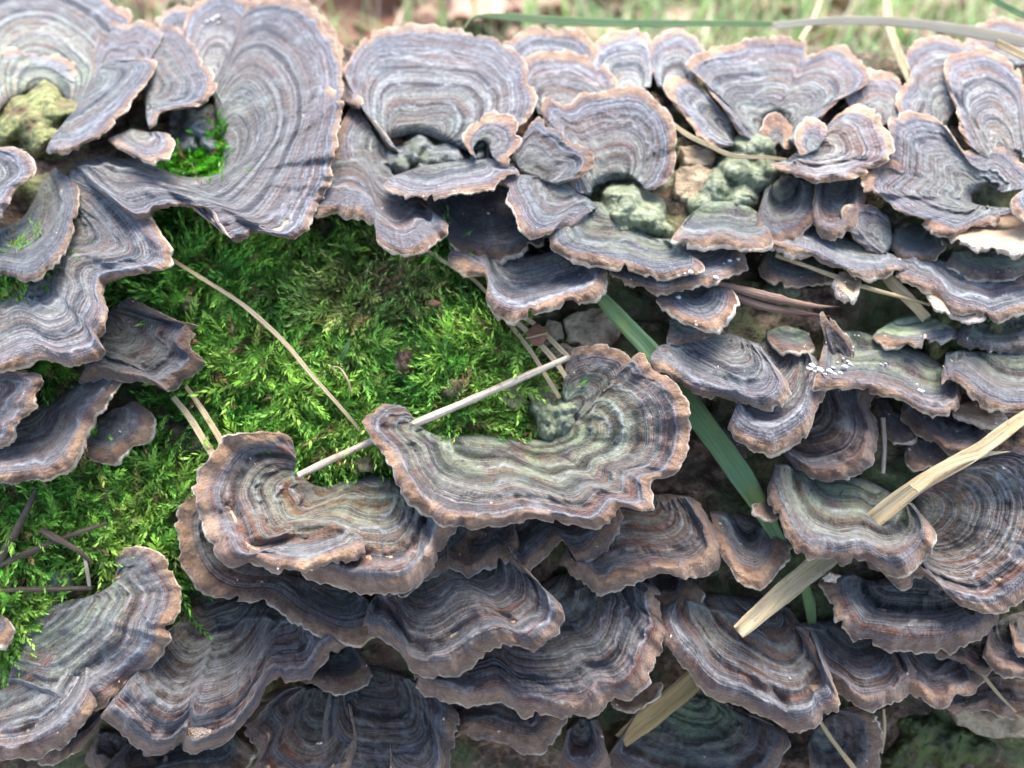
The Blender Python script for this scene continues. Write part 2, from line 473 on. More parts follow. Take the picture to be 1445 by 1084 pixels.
PLATES = [
    [(795, 448), (835, 432), (868, 436), (884, 462), (868, 482), (830, 488), (802, 478)],
    [(775, 488), (800, 484), (822, 494), (815, 512), (790, 514)],
    [(752, 470), (775, 450), (792, 452), (796, 478), (770, 486)],
    [(742, 535), (770, 528), (790, 545), (785, 572), (752, 572)],
    [(712, 548), (735, 540), (742, 565), (725, 575), (708, 568)],
    [(890, 440), (915, 432), (935, 452), (926, 480), (900, 482)],
    [(955, 238), (985, 228), (1010, 240), (1005, 268), (970, 282), (952, 268)],
    [(960, 205), (990, 202), (1012, 214), (1004, 226), (968, 228)],
    [(1000, 378), (1040, 372), (1060, 392), (1045, 412), (1010, 410)],
    [(1090, 385), (1128, 380), (1148, 402), (1130, 425), (1098, 420)],
    [(1030, 440), (1062, 430), (1085, 445), (1070, 468), (1038, 466)],
    [(1150, 400), (1190, 402), (1200, 430), (1170, 440), (1148, 428)],
    [(1220, 405), (1258, 402), (1275, 425), (1255, 448), (1222, 440)],
    [(1350, 1000), (1410, 1012), (1445, 1018), (1460, 1042), (1400, 1044), (1352, 1026)],
]
for i, p in enumerate(PLATES):
    if i in (0, 1, 2, 3, 4, 6, 7, 13):
        bark_plate(p, 0.03 + 0.03 * (i % 3), M_PLATE, i)

# ------------------------------------------------------------------ bracket fungi
NBR = [0]
SPECKS = []
LB = np.full((120, 160), -0.3)                    # highest surface found so far over a coarse map of the log
def note_lift(P, lift):
    i = np.round(P[..., 1] / 10).astype(int) + 5; j = np.round(P[..., 0] / 10).astype(int) + 5
    ok = (i >= 0) & (i < 120) & (j >= 0) & (j < 160)
    np.maximum.at(LB, (i[ok], j[ok]), lift[ok])
def top_lift(x, y):
    return float(LB[int(round(y / 10)) + 5, int(round(x / 10)) + 5])
GROUP = 'bracket fungi on the log'
def bracket(label, A, M, k=1.0, b=0.15, wav=1.0, terr=1.0, droop=0.02, green=0.15, brown=0.2, bright=1.0, hmax=3.6, pale=0, tier=None):
    """A: line of attachment, M: growing margin (same direction). k scales how far it stands out, b its height at the base"""
    NBR[0] += 1
    seed = NBR[0]
    hr = np.random.default_rng(500 + seed)
    low = np.clip((np.mean([p[1] for p in M]) - 500) / 400, 0, 1)
    brown = brown * 0.85 + 0.02 + 0.5 * hr.random() ** 2 * (0.5 + 0.5 * low) + 0.42 * low
    bright = bright * (0.74 + 0.30 * hr.random()) * (1 + 0.35 * np.clip(1 - np.mean([p[1] for p in M]) / 320, 0, 1))  # random tone, then paler towards the frame top: stronger light painted into the caps
    A = np.array(A, float); M = np.array(M, float)
    if b is None:
        b = float(np.median([top_lift(x, y) for x, y in A])) - 0.05
    M = np.vstack([A[:1] * .88 + M[:1] * .12, M, A[-1:] * .88 + M[-1:] * .12])      # the margin runs back to the base at both ends
    lenM = np.linalg.norm(np.diff(M, axis=0), axis=1).sum()
    nt = int(np.clip(lenM / 2.2, 36, 330))
    a = spline(A, nt); m = spline(M, nt)
    out = m - a
    e = np.linalg.norm(out, axis=1)
    ns = int(np.clip(np.percentile(e, 85) / 2.4, 14, 72))
    dirn = out / np.maximum(e, 1e-3)[:, None]
    arc_px = np.concatenate([[0], np.cumsum(np.linalg.norm(np.diff(m, axis=0), axis=1))])
    # crenulate margin
    wob = 5.0 * noise3(arc_px / 38.0, seed * 4.3) * np.clip(e / 60, 0.2, 1) + 3.6 * noise3(arc_px / 17.0, seed * 3.1) + 2.2 * noise3(arc_px / 7.0, seed * 5.7) + 1.0 * noise3(arc_px / 3.2, seed * 9.7)
    wob = wob - 26 * np.clip(noise3(arc_px / 13.0, seed * 6.1) - 0.62, 0, 1)      # nicks in the margin
    endf = np.clip(np.minimum(np.arange(nt), np.arange(nt)[::-1]) / 6.0, 0, 1)
    tooth = dirn * (wob * endf * np.clip(e / 30, 0.3, 1))[:, None]
    u = np.linspace(0, 1, ns) ** 0.9
    u = u * (1 + 0.0 * u)
    S = np.concatenate([[-0.16, -0.08], u])
    nr = len(S)
    Sg = S[:, None]
    P = a[None] + out[None] * np.clip(Sg, -0.1, 1)[..., None] + tooth[None] * (np.clip(Sg, 0, 1) ** 7)[..., None]
    # a little sideways wander so growth lines are not ruled straight
    mean_px = log_dist(ray(P)).mean() / FPX
    ecm = e * mean_px
    arc = arc_px * mean_px
    ARC = np.repeat(arc[None], nr, 0)
    up = dirn[:, 1]                                    # + = towards the bottom of the frame
    kk = k * (0.56 + 0.34 * up + 0.22 * np.clip(up, 0, 1))
    kk = np.convolve(np.pad(kk, 9, mode='edge'), np.ones(19) / 19, 'valid')
    Hh = kk * ecm
    Hh = hmax * np.tanh(Hh / hmax)
    Hh = np.convolve(np.pad(Hh, 6, mode='edge'), np.ones(13) / 13, 'valid')
    slope = np.sqrt(1 + 0.6 ** 2)
    esm = np.convolve(np.pad(ecm, 16, mode='edge'), np.ones(33) / 33, 'valid')
    D = (1 - Sg) * (ecm[None] * np.clip(Sg, 0, 1) ** 2 + esm[None] * (1 - np.clip(Sg, 0, 1) ** 2)) * slope
    edge = 1 - np.clip(np.minimum(arc, arc[-1] - arc) / (0.10 * arc[-1] + 0.1), 0, 1)
    Dc = D + 0.40 * edge[None]
    sp = np.clip(Sg, 0, 1)
    wd = np.clip(np.convolve(np.pad(up, 15, mode='edge'), np.ones(31) / 31, 'valid'), 0, 1)[None]
    lift = b + Hh[None] * ((1 - wd) * (0.15 * sp + 0.85 * sp ** 1.15) + wd * (0.22 * sp + 0.78 * sstep(0.12, 0.92, sp)))
    # pleats that deepen to the margin
    amp = wav * np.minimum(ecm, 1.9)[None] * sp ** 1.4
    q = 0.24 * noise3(ARC * 0.62 + seed * 11.3, sp * 0.7, seed) + 0.115 * noise3(ARC * 1.9 + seed * 3.3, sp * 1.2, seed + 40) + 0.022 * noise3(ARC * 5.0, sp * 3, seed + 90)
    lift = lift + amp * q + wav * (0.15 * noise3(ARC * 1.9 + seed, sp, seed + 60) + 0.06 * noise3(ARC * 5.0 + seed, sp, seed + 65)) * sp ** 3.5 * np.clip(ecm / 1.0, 0, 1)[None]
    # terraces of successive growth
    crest = np.zeros_like(lift)
    sd_ = np.random.default_rng(1000 + seed)
    Dj = 0.34 + 0.65 * sd_.random() ** 1.5 if tier is None else tier
    emax = np.percentile(ecm, 90) * slope
    first = True
    while Dj < emax * 0.92:
        aj = terr * (0.08 + 0.11 * sd_.random()) * (1.35 if first else 0.9)
        wv = Dj + 0.17 * noise3(arc * 0.9 + seed, Dj * 3) + 0.08 * noise3(arc * 3.7 + seed, Dj * 5) + 0.022 * noise3(arc * 11, Dj * 7)
        wv = np.minimum(wv, ecm * slope * 0.9)[None]
        shp = np.where(D < wv, np.clip(D / wv, 0, 1) ** 0.7, 1 - sstep(0.0, 0.085, D - wv))
        here = sstep(0.25, 0.6, noise3(arc * 0.45 + seed * 2, Dj * 9.0) * 0.5 + 0.5 + (0.35 if first else 0.1))[None]
        lift = lift + aj * np.clip(0.62 + 0.55 * up, 0.3, 1)[None] * shp * here * np.clip(ecm / 0.8, 0, 1)[None]
        if first:      # hollow behind the newest ridge
            lift = lift - terr * 0.20 * np.exp(-((D - wv - 0.34) / 0.24) ** 2) * here * np.clip(ecm / 1.4, 0, 1)[None] * np.clip(0.4 + up, 0.2, 1)[None]
        crest = np.maximum(crest, np.exp(-((D - wv + 0.02) / 0.045) ** 2) * here * (0.35 + 0.45 * sd_.random()) * sstep(-0.6, 0.5, noise3(arc * 0.8 + seed, Dj))[None])
        Dj += 0.22 + 0.42 * sd_.random()
        first = False
    # micro ripples parallel to the margin
    lift = lift + 0.016 * noise3(D * 8.0 + 0.35 * noise3(ARC * 1.6, D * 2, seed), seed * 1.7, ARC * 0.5) * np.clip(sp * 4, 0, 1)
    lift = lift + 0.035 * noise3(ARC * 4.2 + seed, D * 4.5, seed) * noise3(ARC * 1.2, D * 1.1, seed + 7) * np.clip(sp * 3, 0, 1) * terr
    lift = lift + 0.04 * fbm(P[..., 0] / 16.0, P[..., 1] / 16.0, seed, 2) * np.clip(sp * 3, 0, 1)
    # margin rolls over
    lift = lift - (droop * sstep(0.20, 0.0, D) ** 2 + 0.0 * sstep(0.45, 0.0, D) * np.clip(ecm / 1.2, 0, 1)[None] * np.clip(up, 0, 1)[None])
    # root goes down into the log
    lift = lift - 4.5 * np.clip(-Sg, 0, 1)
    note_lift(P, lift)
    T = lifted(P, lift)
    # normals
    gs = np.gradient(T, axis=0); gt = np.gradient(T, axis=1)
    nrm = np.cross(gs, gt)
    nrm /= np.maximum(np.linalg.norm(nrm, axis=-1, keepdims=True), 1e-9)
    vd = CAM - T
    if ((nrm * vd).sum(-1)).mean() < 0:
        nrm = -nrm; flip = True
    else:
        flip = False
    outw = T[-1] - T[-3]
    outw /= np.maximum(np.linalg.norm(outw, axis=-1, keepdims=True), 1e-9)
    th = 0.085 + 0.20 * np.clip(1 - sp, 0, 1) * np.clip(ecm / 1.2, 0.25, 1)[None]
    th = th * np.ones((nr, nt))
    endt = np.clip(np.minimum(np.arange(nt), np.arange(nt)[::-1]) / 8.0, 0.25, 1)[None]
    dray = -vd / np.linalg.norm(vd, axis=-1, keepdims=True)
    back = dray * 0.8 - nrm * 0.2
    Bt = T + back * (th * endt)[..., None]
    rw = (0.030 + 0.075 * np.clip(0.35 + 0.9 * noise3(arc * 0.9, seed * 7.7) + 0.35 * noise3(arc * 6.0, seed * 2.7), 0, 1.2)) * endt[0] * np.clip(0.5 + 0.6 * up, 0.25, 1)
    rim1 = T[-1] + outw * (rw * 0.45)[:, None] + back[-1] * 0.02
    rim2 = T[-1] + outw * (rw * 0.85)[:, None] + back[-1] * (0.055 * endt[0])[:, None]
    Bt[-1] = T[-1] + outw * rw[:, None] + back[-1] * (0.10 * endt[0])[:, None]
    for _ in range(3):
        ri, rj = hr.integers(nr // 3, nr - 2), hr.integers(4, nt - 4)
        SPECKS.append((T[ri, rj], nrm[ri, rj]))
    c0 = T[2].mean(0)
    root = empty('bracket_fungus', c0, label, 'bracket fungus', GROUP)
    zone = np.stack([np.clip(Dc, 0, 99), ARC, np.full_like(D, seed % 19 + 0.37)], -1)
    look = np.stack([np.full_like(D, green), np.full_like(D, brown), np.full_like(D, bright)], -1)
    rel = np.stack([crest, sp * np.ones_like(D), q], -1)
    # cap = top plus the first turn of the rim
    capV = T
    fc = grid_faces(nr, nt)
    cf = fc[:, ::-1] if not flip else fc
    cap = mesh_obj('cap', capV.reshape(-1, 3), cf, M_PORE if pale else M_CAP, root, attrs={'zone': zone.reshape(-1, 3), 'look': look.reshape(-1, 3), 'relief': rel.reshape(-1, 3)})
    fr = grid_faces(4, nt)
    zr = np.stack([zone[-1]] * 4) * np.array([0, 1, 1]) + np.array([0.02, 0, 0])
    mesh_obj('margin_rim', np.stack([T[-1], rim1, rim2, Bt[-1]]).reshape(-1, 3), fr[:, ::-1] if not flip else fr, M_RIM, cap, attrs={'zone': zr.reshape(-1, 3)})
    # underside (coarser inward)
    rows = [0, 1] + list(range(2, nr - 5, 8)) + [nr - 3, nr - 1]
    under = Bt[rows]
    uz = zone[rows]
    nu = len(under)
    fu = grid_faces(nu, nt)
    fu = fu if not flip else fu[:, ::-1]
    # end walls
    Vu = under.reshape(-1, 3)
    extra, ef = [], []
    base = len(Vu)
    for j in (0, nt - 1):
        top = T[rows, j]
        st = base + len(extra)
        extra += list(top)
        for r in range(len(rows) - 1):
            qd = [st + r, st + r + 1, (r + 1) * nt + j, r * nt + j]
            ef.append(qd)
    Vu = np.vstack([Vu, np.array(extra)])
    uz = np.vstack([uz.reshape(-1, 3), np.full((len(extra), 3), 1.5)])
    pore = mesh_obj('pore_surface', Vu, np.vstack([fu, np.array(ef)]), M_PORE, root, attrs={'zone': uz})
    return root

B = bracket
# --- upper left
B('pale grey bracket filling the top left corner above the yellow-green crust', [(-10,165),(5,140),(30,118),(60,108),(92,120),(112,150),(118,175)], [(-75,100),(-60,20),(-10,-35),(70,-45),(130,-20),(165,5),(185,35)], k=.55, wav=.6, green=.35)
B('pale blue-grey lobe pair left of the orange-edged curled bracket', [(135,130),(150,118),(175,112),(200,110)], [(132,72),(140,40),(155,27),(178,34),(200,28),(222,40),(228,55)], k=.6, b=.5, green=.0)
B('orange-edged ear-shaped bracket curling round a dark hollow near top left', [(218,78),(214,100),(210,122),(208,142),(206,165)], [(226,38),(262,44),(287,85),(303,112),(293,144),(255,153),(226,162),(212,182)], k=.9, b=.7, brown=.25)
B('grey folded bracket leaning right beside the yellow-green crust', [(148,85),(138,105),(125,130),(112,150),(92,175),(75,190)], [(218,84),(213,108),(192,136),(166,166),(136,196),(104,213),(68,211)], k=.9, b=.75, wav=.7)
B('small tongue-like bracket with cream edge above the little moss tuft', [(165,190),(185,186),(205,188),(222,186)], [(154,198),(172,213),(207,229),(236,222),(248,204),(240,190)], k=1.3, b=.8, brown=.3)
B('narrow pleated panel left of the large radially pleated bracket at top', [(285,135),(296,120),(312,112)], [(258,72),(266,18),(300,-12),(335,-8),(356,22)], k=.6, b=.2, wav=1.3, bright=1.05)
B('large radially pleated bracket curling round the little moss tuft', [(105,232),(160,228),(215,236),(262,250),(308,246),(326,225),(322,185),(308,152),(300,122)], [(128,262),(165,290),(197,310),(240,294),(275,293),(302,300),(312,318),(328,338),(362,330),(414,337),(436,314),(452,285),(470,240),(480,190),(488,130),(474,62),(440,15),(395,-12),(352,2),(336,42)], k=.85, b=.35, wav=1.15, brown=.35)
B('small rounded side lobe on the right of the radially pleated bracket', [(424,168),(428,152),(430,136)], [(452,168),(471,152),(467,122),(450,114),(437,124)], k=.6, b=None)
B('pale ridge tier on the bracket in the top left corner', [(-15,112),(30,98),(70,98),(104,118)], [(-25,84),(20,70),(60,70),(98,84),(116,110)], k=.5, b=None, bright=1.1)
B('pale bracket peeking out at the top between the corner bracket and the pleated panel', [(255,70),(270,66),(290,68)], [(220,40),(224,14),(250,6),(288,14),(305,40)], k=.5, b=.0, bright=1.15)
B('orange-edged lobe behind the radially pleated bracket at top', [(430,110),(440,90),(445,65)], [(500,150),(498,110),(486,78),(466,36),(440,8)], k=.4, b=-.1, brown=.5)
B('pale bracket at left frame edge with its rim over a dark hole', [(-40,212),(-45,232),(-45,252),(-45,272),(-40,300)], [(12,208),(38,219),(49,243),(28,266),(14,290),(-8,312)], k=.8, b=.9, bright=1.1)
B('dark curled bracket inside the hollow at the left edge', [(78,236),(62,262),(50,292),(28,318),(-15,330)], [(106,262),(112,300),(100,340),(80,370),(42,396),(0,393),(-25,386)], k=.8, b=.1, green=.3, bright=.85)
B('large wavy bracket at left with a cream toothed tip over the moss', [(100,240),(94,280),(88,318),(70,362),(32,410),(-25,450)], [(140,240),(185,275),(213,309),(238,352),(240,378),(204,388),(160,398),(150,420),(156,448),(139,475),(146,500),(100,519),(62,508),(30,512),(-25,528)], k=.85, b=.35, brown=.35)
B('dull brown crumpled bracket lying on the moss beside the wavy left bracket', [(128,505),(140,475),(150,448),(168,428)], [(112,540),(150,535),(180,541),(213,542),(240,552),(263,537),(286,510),(266,488),(279,462),(250,452),(205,432),(188,420)], k=.45, b=.3, brown=.75, green=.3, bright=.6)
B('tan-edged bracket tip at left frame edge below the wavy bracket', [(-45,525),(-45,548),(-45,575),(-45,615)], [(8,520),(62,530),(46,560),(40,582),(20,602),(16,622),(-10,632)], k=.8, b=.8, brown=.7)
B('long slanting bracket with rust and cream rim at lower left edge', [(135,528),(105,548),(70,575),(25,598),(-30,612)], [(172,519),(178,532),(160,562),(134,594),(118,627),(100,656),(78,673),(45,681),(0,685),(-35,687)], k=1.0, b=.2, tier=.55, brown=.3)
B('small brown fan bracket sitting on the moss below the slanting bracket', [(178,572),(156,580),(134,600),(116,624)], [(188,566),(207,575),(217,592),(206,620),(180,641),(150,652),(113,640)], k=.6, b=.2, brown=.65, bright=.75)
# --- top middle
B('big pale fan bracket with orange right edge at top middle', [(562,214),(546,202),(548,186),(578,176),(612,180),(640,198),(658,212)], [(527,168),(501,138),(489,105),(499,67),(529,40),(582,36),(642,42),(682,50),(712,58),(735,82),(750,100),(753,135),(748,162),(739,178),(716,192)], k=.75, b=.35, wav=.9, bright=1.12)
B('small shell-shaped fan bracket on the lower right of the big pale fan', [(672,224),(668,208),(679,198),(690,204),(694,220)], [(662,214),(655,194),(670,173),(690,160),(722,167),(738,194),(727,220),(708,232)], k=.9, b=1.2, bright=1.15, brown=.4)
B('blurred bracket with brown rim right behind the big pale fan', [(762,165),(800,170),(842,162)], [(733,105),(745,80),(783,72),(816,77),(853,90),(869,112),(864,138)], k=.35, b=.1, brown=.35, bright=1.1)
B('far blurred bracket under the long green blade at top middle', [(740,115),(780,118),(822,112)], [(712,68),(735,41),(775,37),(815,44),(842,72)], k=.3, b=-.1)
B('far blurred bracket left of a twin, below the long green blade', [(860,125),(890,128),(918,122)], [(826,85),(848,52),(888,44),(914,50),(923,78)], k=.3, b=-.1, bright=1.2)
B('far blurred bracket right of its twin, below the long green blade', [(928,122),(950,126),(975,120)], [(916,80),(926,52),(960,42),(985,54),(994,82)], k=.3, b=-.1, bright=1.2)
B('rounded blue-grey fan bracket right of centre top, above the green knob', [(832,276),(836,256),(860,244),(890,247),(906,262)], [(806,268),(796,236),(775,190),(765,152),(773,137),(794,146),(820,132),(843,126),(883,122),(916,130),(943,158),(955,200),(949,243),(930,263),(914,268)], k=.7, b=.35, bright=1.1)
B('pointed grey lobe overlapping the left of the rounded fan bracket', [(722,222),(736,240),(760,252),(785,262)], [(757,165),(785,178),(812,200),(840,217),(826,245),(806,255)], k=.7, b=.85, wav=.6)
B('narrow crusted ledge bracket above the dark cavity at upper middle', [(555,248),(590,240),(640,232),(690,226),(722,232)], [(541,263),(562,277),(599,284),(642,275),(690,270),(708,257),(733,245)], k=1.6, b=.9, terr=.6, brown=.3)
B('wavy bracket drooping over the top of the moss hollow', [(430,242),(470,228),(510,214),(555,250),(590,284)], [(391,261),(420,282),(442,300),(482,300),(508,307),(529,322),(534,344),(569,361),(592,354),(610,338),(628,339),(634,318)], k=.95, b=.35)
B('bracket curling down the right side of the dark cavity', [(745,246),(775,255),(808,270),(842,292)], [(705,250),(712,284),(728,312),(746,334),(772,333),(790,319),(806,322)], k=1.0, b=.75)
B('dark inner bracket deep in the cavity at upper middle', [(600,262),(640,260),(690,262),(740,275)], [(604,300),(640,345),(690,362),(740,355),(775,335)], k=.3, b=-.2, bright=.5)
B('scalloped bracket with pink-tan rim below the dark cavity', [(640,345),(685,350),(720,362),(760,366),(800,356),(835,362)], [(635,363),(650,381),(686,397),(686,421),(699,441),(722,451),(750,449),(783,439),(836,423),(854,408),(856,384)], k=1.0, b=.2, tier=.45)
B('streaked green-grey bracket sloping below the green knob', [(812,284),(842,292),(880,318),(925,338),(955,338)], [(776,332),(785,358),(815,371),(853,377),(890,381),(930,390),(962,386),(990,376)], k=.9, b=.6, green=.6)
B('crumbling ledge bracket left of the brown needles', [(858,366),(900,366),(940,356),(990,342),(1040,334)], [(861,385),(885,403),(920,412),(945,415),(985,405),(1020,395),(1046,380),(1054,350)], k=1.1, b=.25, terr=1.3)
B('tongue-shaped bracket with white rim hanging below the crumbling ledge', [(940,412),(968,402),(1000,396)], [(928,424),(950,445),(970,458),(1000,465),(1027,453),(1042,430),(1034,408),(1018,398)], k=1.0, b=.35, brown=.3)
B('dark crumpled ledge bracket right of the green knob', [(968,308),(1000,288),(1045,290),(1082,310)], [(948,340),(985,346),(1020,344),(1050,352),(1088,346)], k=1.0, b=.5, green=.6, terr=1.4)
# --- upper right
B('large pale ruffled fan bracket with brown heart at top right', [(1086,212),(1070,190),(1070,166),(1088,154),(1110,156),(1120,178),(1112,200)], [(1040,186),(1018,150),(990,112),(967,90),(985,70),(1030,60),(1075,51),(1135,55),(1142,74),(1180,64),(1211,78),(1228,100),(1216,124),(1186,138),(1160,168),(1132,206)], k=.7, b=.4, bright=1.25, brown=.4)
B('pale cupped lobe left of the large ruffled fan bracket', [(1038,206),(1032,190),(1034,170)], [(1004,208),(976,182),(955,150),(939,121),(956,107),(986,122),(1012,150)], k=.6, b=.1, brown=.4, bright=1.15)
B('white-edged shelf bracket with russet patch right of the pale green lumps', [(1104,228),(1122,222),(1138,214),(1152,204),(1158,188)], [(1084,234),(1114,247),(1164,259),(1204,250),(1228,238),(1258,222),(1251,187),(1239,160),(1210,147),(1184,160)], k=.8, b=.8, bright=1.2, brown=.5)
B('small pale round lobe on the white-edged shelf bracket', [(1142,216),(1152,210),(1160,200)], [(1128,218),(1121,195),(1135,172),(1155,171),(1167,186)], k=.9, b=1.4, bright=1.25)
B('wide bowl-shaped bracket near right edge with cream lower rim', [(1402,292),(1374,292),(1358,280),(1368,262),(1396,258),(1416,274)], [(1436,296),(1398,316),(1341,332),(1315,322),(1281,305),(1250,282),(1220,262),(1246,232),(1254,190),(1258,168),(1300,160),(1332,176),(1362,214),(1410,205),(1442,230),(1462,262)], k=.75, b=.45, bright=1.15)
B('bracket showing its cream underside at right edge below the bowl-shaped one', [(1345,312),(1390,312),(1470,300)], [(1336,333),(1365,350),(1415,357),(1480,350)], k=1.3, b=.3, pale=1)
B('tall pale tongue bracket with tan rim in the upper right corner', [(1392,226),(1420,220),(1448,222)], [(1362,196),(1347,150),(1335,112),(1340,82),(1381,67),(1411,77),(1438,97),(1445,128),(1455,160),(1478,195)], k=.55, b=.55, bright=1.15)
B('tan-rimmed lobed bracket left of the tall tongue near upper right corner', [(1305,185),(1332,172),(1352,150)], [(1268,166),(1266,126),(1286,105),(1273,75),(1298,53),(1325,47),(1360,55),(1392,66)], k=.5, b=.15, brown=.35, bright=1.1)
B('far blurred bracket under the pale straw at upper right corner', [(1390,90),(1420,92),(1455,90)], [(1362,52),(1398,30),(1426,27),(1455,42)], k=.3, b=0, brown=.4)
B('bracket cut off by right edge beside the bowl-shaped one', [(1450,262),(1475,258),(1500,262)], [(1428,282),(1432,300),(1455,309),(1490,304)], k=1.0, b=.9, bright=1.2)
B('narrow purple-grey bracket standing below the bowl-shaped bracket', [(1248,362),(1256,340),(1256,315)], [(1222,352),(1204,335),(1190,310),(1195,293),(1226,290),(1250,302)], k=.9, b=.4)
B('long low ledge bracket above the crossed straws', [(1052,308),(1100,312),(1150,324),(1205,342),(1262,360)], [(1044,346),(1090,350),(1130,358),(1160,368),(1190,385),(1220,391),(1258,388),(1282,378)], k=1.0, b=.35, green=.3)
B('ragged ledge bracket with tan torn underside at right', [(1268,362),(1310,366),(1360,380),(1410,390),(1480,384)], [(1266,388),(1290,404),(1318,412),(1342,438),(1381,446),(1408,453),(1450,440),(1490,430)], k=1.0, b=.3, brown=.3)
# --- right middle
B('bright green algae-coated flap at right middle', [(1238,466),(1268,452),(1300,445),(1342,460)], [(1232,478),(1260,489),(1295,492),(1322,483),(1352,472)], k=.9, b=.1, green=1.6, terr=.4, bright=1.15)
B('dull green old bracket under the tongue with white rim', [(945,452),(980,450),(1018,462)], [(945,482),(975,488),(1000,484),(1024,474)], k=.8, b=-.05, green=1.6, terr=.4)
B('small dark green-edged bracket behind the pinkish-rimmed pair', [(1082,468),(1110,462),(1142,470)], [(1084,480),(1100,493),(1125,499),(1146,490)], k=1.0, b=.1, green=1.0, bright=.7)
B('left lobe of the pinkish-rimmed pair beside the lower green blade', [(928,488),(980,484),(1030,478),(1072,486)], [(917,511),(945,530),(966,548),(1000,560),(1040,570),(1075,580),(1102,572),(1112,545)], k=.85, b=.5, wav=1.1)
B('round right lobe of the pinkish-rimmed pair beside the lower green blade', [(1048,505),(1080,490),(1112,488),(1148,500)], [(1040,580),(1026,606),(1044,628),(1074,637),(1108,631),(1138,609),(1151,580),(1164,556),(1168,534)], k=.75, b=.2)
B('grey-green ledge bracket dusted with white crumbs', [(1165,468),(1205,474),(1255,490),(1312,510),(1352,540)], [(1150,540),(1164,548),(1198,549),(1241,557),(1271,566),(1298,582),(1331,589),(1351,580),(1356,562)], k=.8, b=.3, green=.7)
B('ledge bracket with cream rim at right edge above the straw blade', [(1335,498),(1380,498),(1425,502),(1490,498)], [(1328,542),(1342,535),(1370,555),(1392,571),(1421,583),(1450,582),(1490,575)], k=.8, b=.45, green=.4)
B('thin dark upright fin beside the white crumbs', [(1168,498),(1186,504),(1206,512)], [(1156,446),(1163,439),(1180,456),(1204,482)], k=.8, b=.75, brown=.5, bright=.7)
B('brown banded bracket hanging below the pinkish-rimmed pair', [(1098,632),(1106,600),(1122,570),(1152,545),(1192,538)], [(1108,645),(1121,661),(1151,677),(1181,677),(1221,662),(1239,638),(1242,608),(1233,575),(1240,545)], k=.55, b=-.1, brown=.7, bright=.85)
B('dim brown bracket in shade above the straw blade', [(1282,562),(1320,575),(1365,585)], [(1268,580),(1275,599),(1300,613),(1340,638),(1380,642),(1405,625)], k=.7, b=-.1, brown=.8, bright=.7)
B('small tan bracket tucked under the right edge ledge', [(1346,572),(1375,570),(1402,574)], [(1346,588),(1375,599),(1405,608),(1422,596),(1418,582)], k=1.0, b=.35, pale=1)
B('tiny torn tan bracket left of the straw blade', [(1285,618),(1310,622),(1336,630)], [(1278,640),(1285,661),(1310,662),(1335,656),(1350,642)], k=.7, b=-.1, brown=.9)
B('large finely banded bracket at right edge crossed by the straw blade', [(1225,742),(1262,752),(1298,744),(1310,716),(1308,690),(1326,664)], [(1222,796),(1245,808),(1275,829),(1301,814),(1328,830),(1358,856),(1411,864),(1446,845),(1492,800),(1515,720),(1492,650),(1445,628)], k=.8, b=.3, brown=.4, wav=.9)
B('bracket with dark green bands left of the large right edge bracket', [(1095,652),(1118,660),(1155,684),(1205,684),(1252,698),(1290,712)], [(1082,692),(1090,720),(1102,740),(1115,765),(1133,785),(1160,795),(1185,801),(1225,796),(1268,812),(1306,790),(1318,752)], k=.95, b=.35, green=.6)
B('tiny pale lobe at the end of the lower green blade', [(1078,708),(1088,710),(1098,716)], [(1060,714),(1066,724),(1082,732),(1098,728)], k=1.2, b=.9)
# --- centre
B('large crescent bracket at the centre with pink-tan rim', [(584,590),(604,610),(642,622),(690,626),(740,630),(784,624),(810,602),(830,578),(852,556)], [(568,572),(540,570),(512,598),(540,640),(560,682),(590,720),(640,742),(700,748),(745,736),(800,740),(850,745),(880,718),(918,718),(922,682),(955,668),(973,635),(972,580),(955,545),(920,512),(898,500)], k=.95, b=.45, wav=.9, green=.5, brown=.45)
B('dark upright lobe joined to the upper right of the central crescent', [(793,556),(806,580),(822,600)], [(799,515),(814,492),(850,488),(885,497),(892,515),(882,540),(860,566),(846,588)], k=.7, b=.35, green=.6, brown=.4, bright=.85)
B('stepped bracket with rust rim left of the central crescent', [(418,642),(420,668),(442,688),(490,688),(545,686),(592,700)], [(408,616),(370,606),(312,624),(275,690),(290,745),(315,800),(362,795),(425,808),(470,830),(530,841),(580,835),(608,808),(632,768),(652,738)], k=.85, b=.45, tier=.62, brown=.35, green=.35, terr=1.5)
B('front rust-rimmed tier growing on the stepped bracket', [(332,766),(370,748),(420,740),(470,742),(512,756)], [(326,784),(360,797),(422,811),(470,800),(514,783)], k=.9, b=None, tier=.5, terr=1.2, brown=.3)
B('dark bracket under the stepped bracket along the moss edge', [(298,690),(306,740),(335,788),(392,812),(455,826),(530,846)], [(270,688),(246,735),(257,790),(288,830),(330,848),(375,853),(420,882),(465,903),(500,910),(538,892)], k=.9, b=.1, brown=.4, bright=.75)
B('grey lobe filling the gap right of the stepped bracket', [(590,720),(620,728),(650,738)], [(560,838),(600,822),(640,800),(668,778),(682,752)], k=.4, b=.1, bright=.8, brown=.4)
B('wavy rust-rimmed bracket below the central crescent', [(520,850),(560,822),(610,796),(660,776),(700,764),(728,772)], [(514,889),(545,905),(570,928),(586,953),(625,957),(655,945),(690,922),(728,910),(756,921),(780,905),(796,888),(793,855),(768,830),(742,804)], k=.95, b=.35, tier=.6, terr=1.4)
B('broad scalloped bracket low in the middle below the rust-rimmed one', [(600,895),(650,890),(700,868),(755,850),(795,826),(835,808),(880,806)], [(585,956),(593,979),(649,998),(682,994),(709,989),(742,1012),(776,1013),(797,1012),(836,1006),(859,989),(896,982),(919,952),(931,916),(944,896),(931,868),(931,834),(904,818)], k=.85, b=.05, tier=.55)
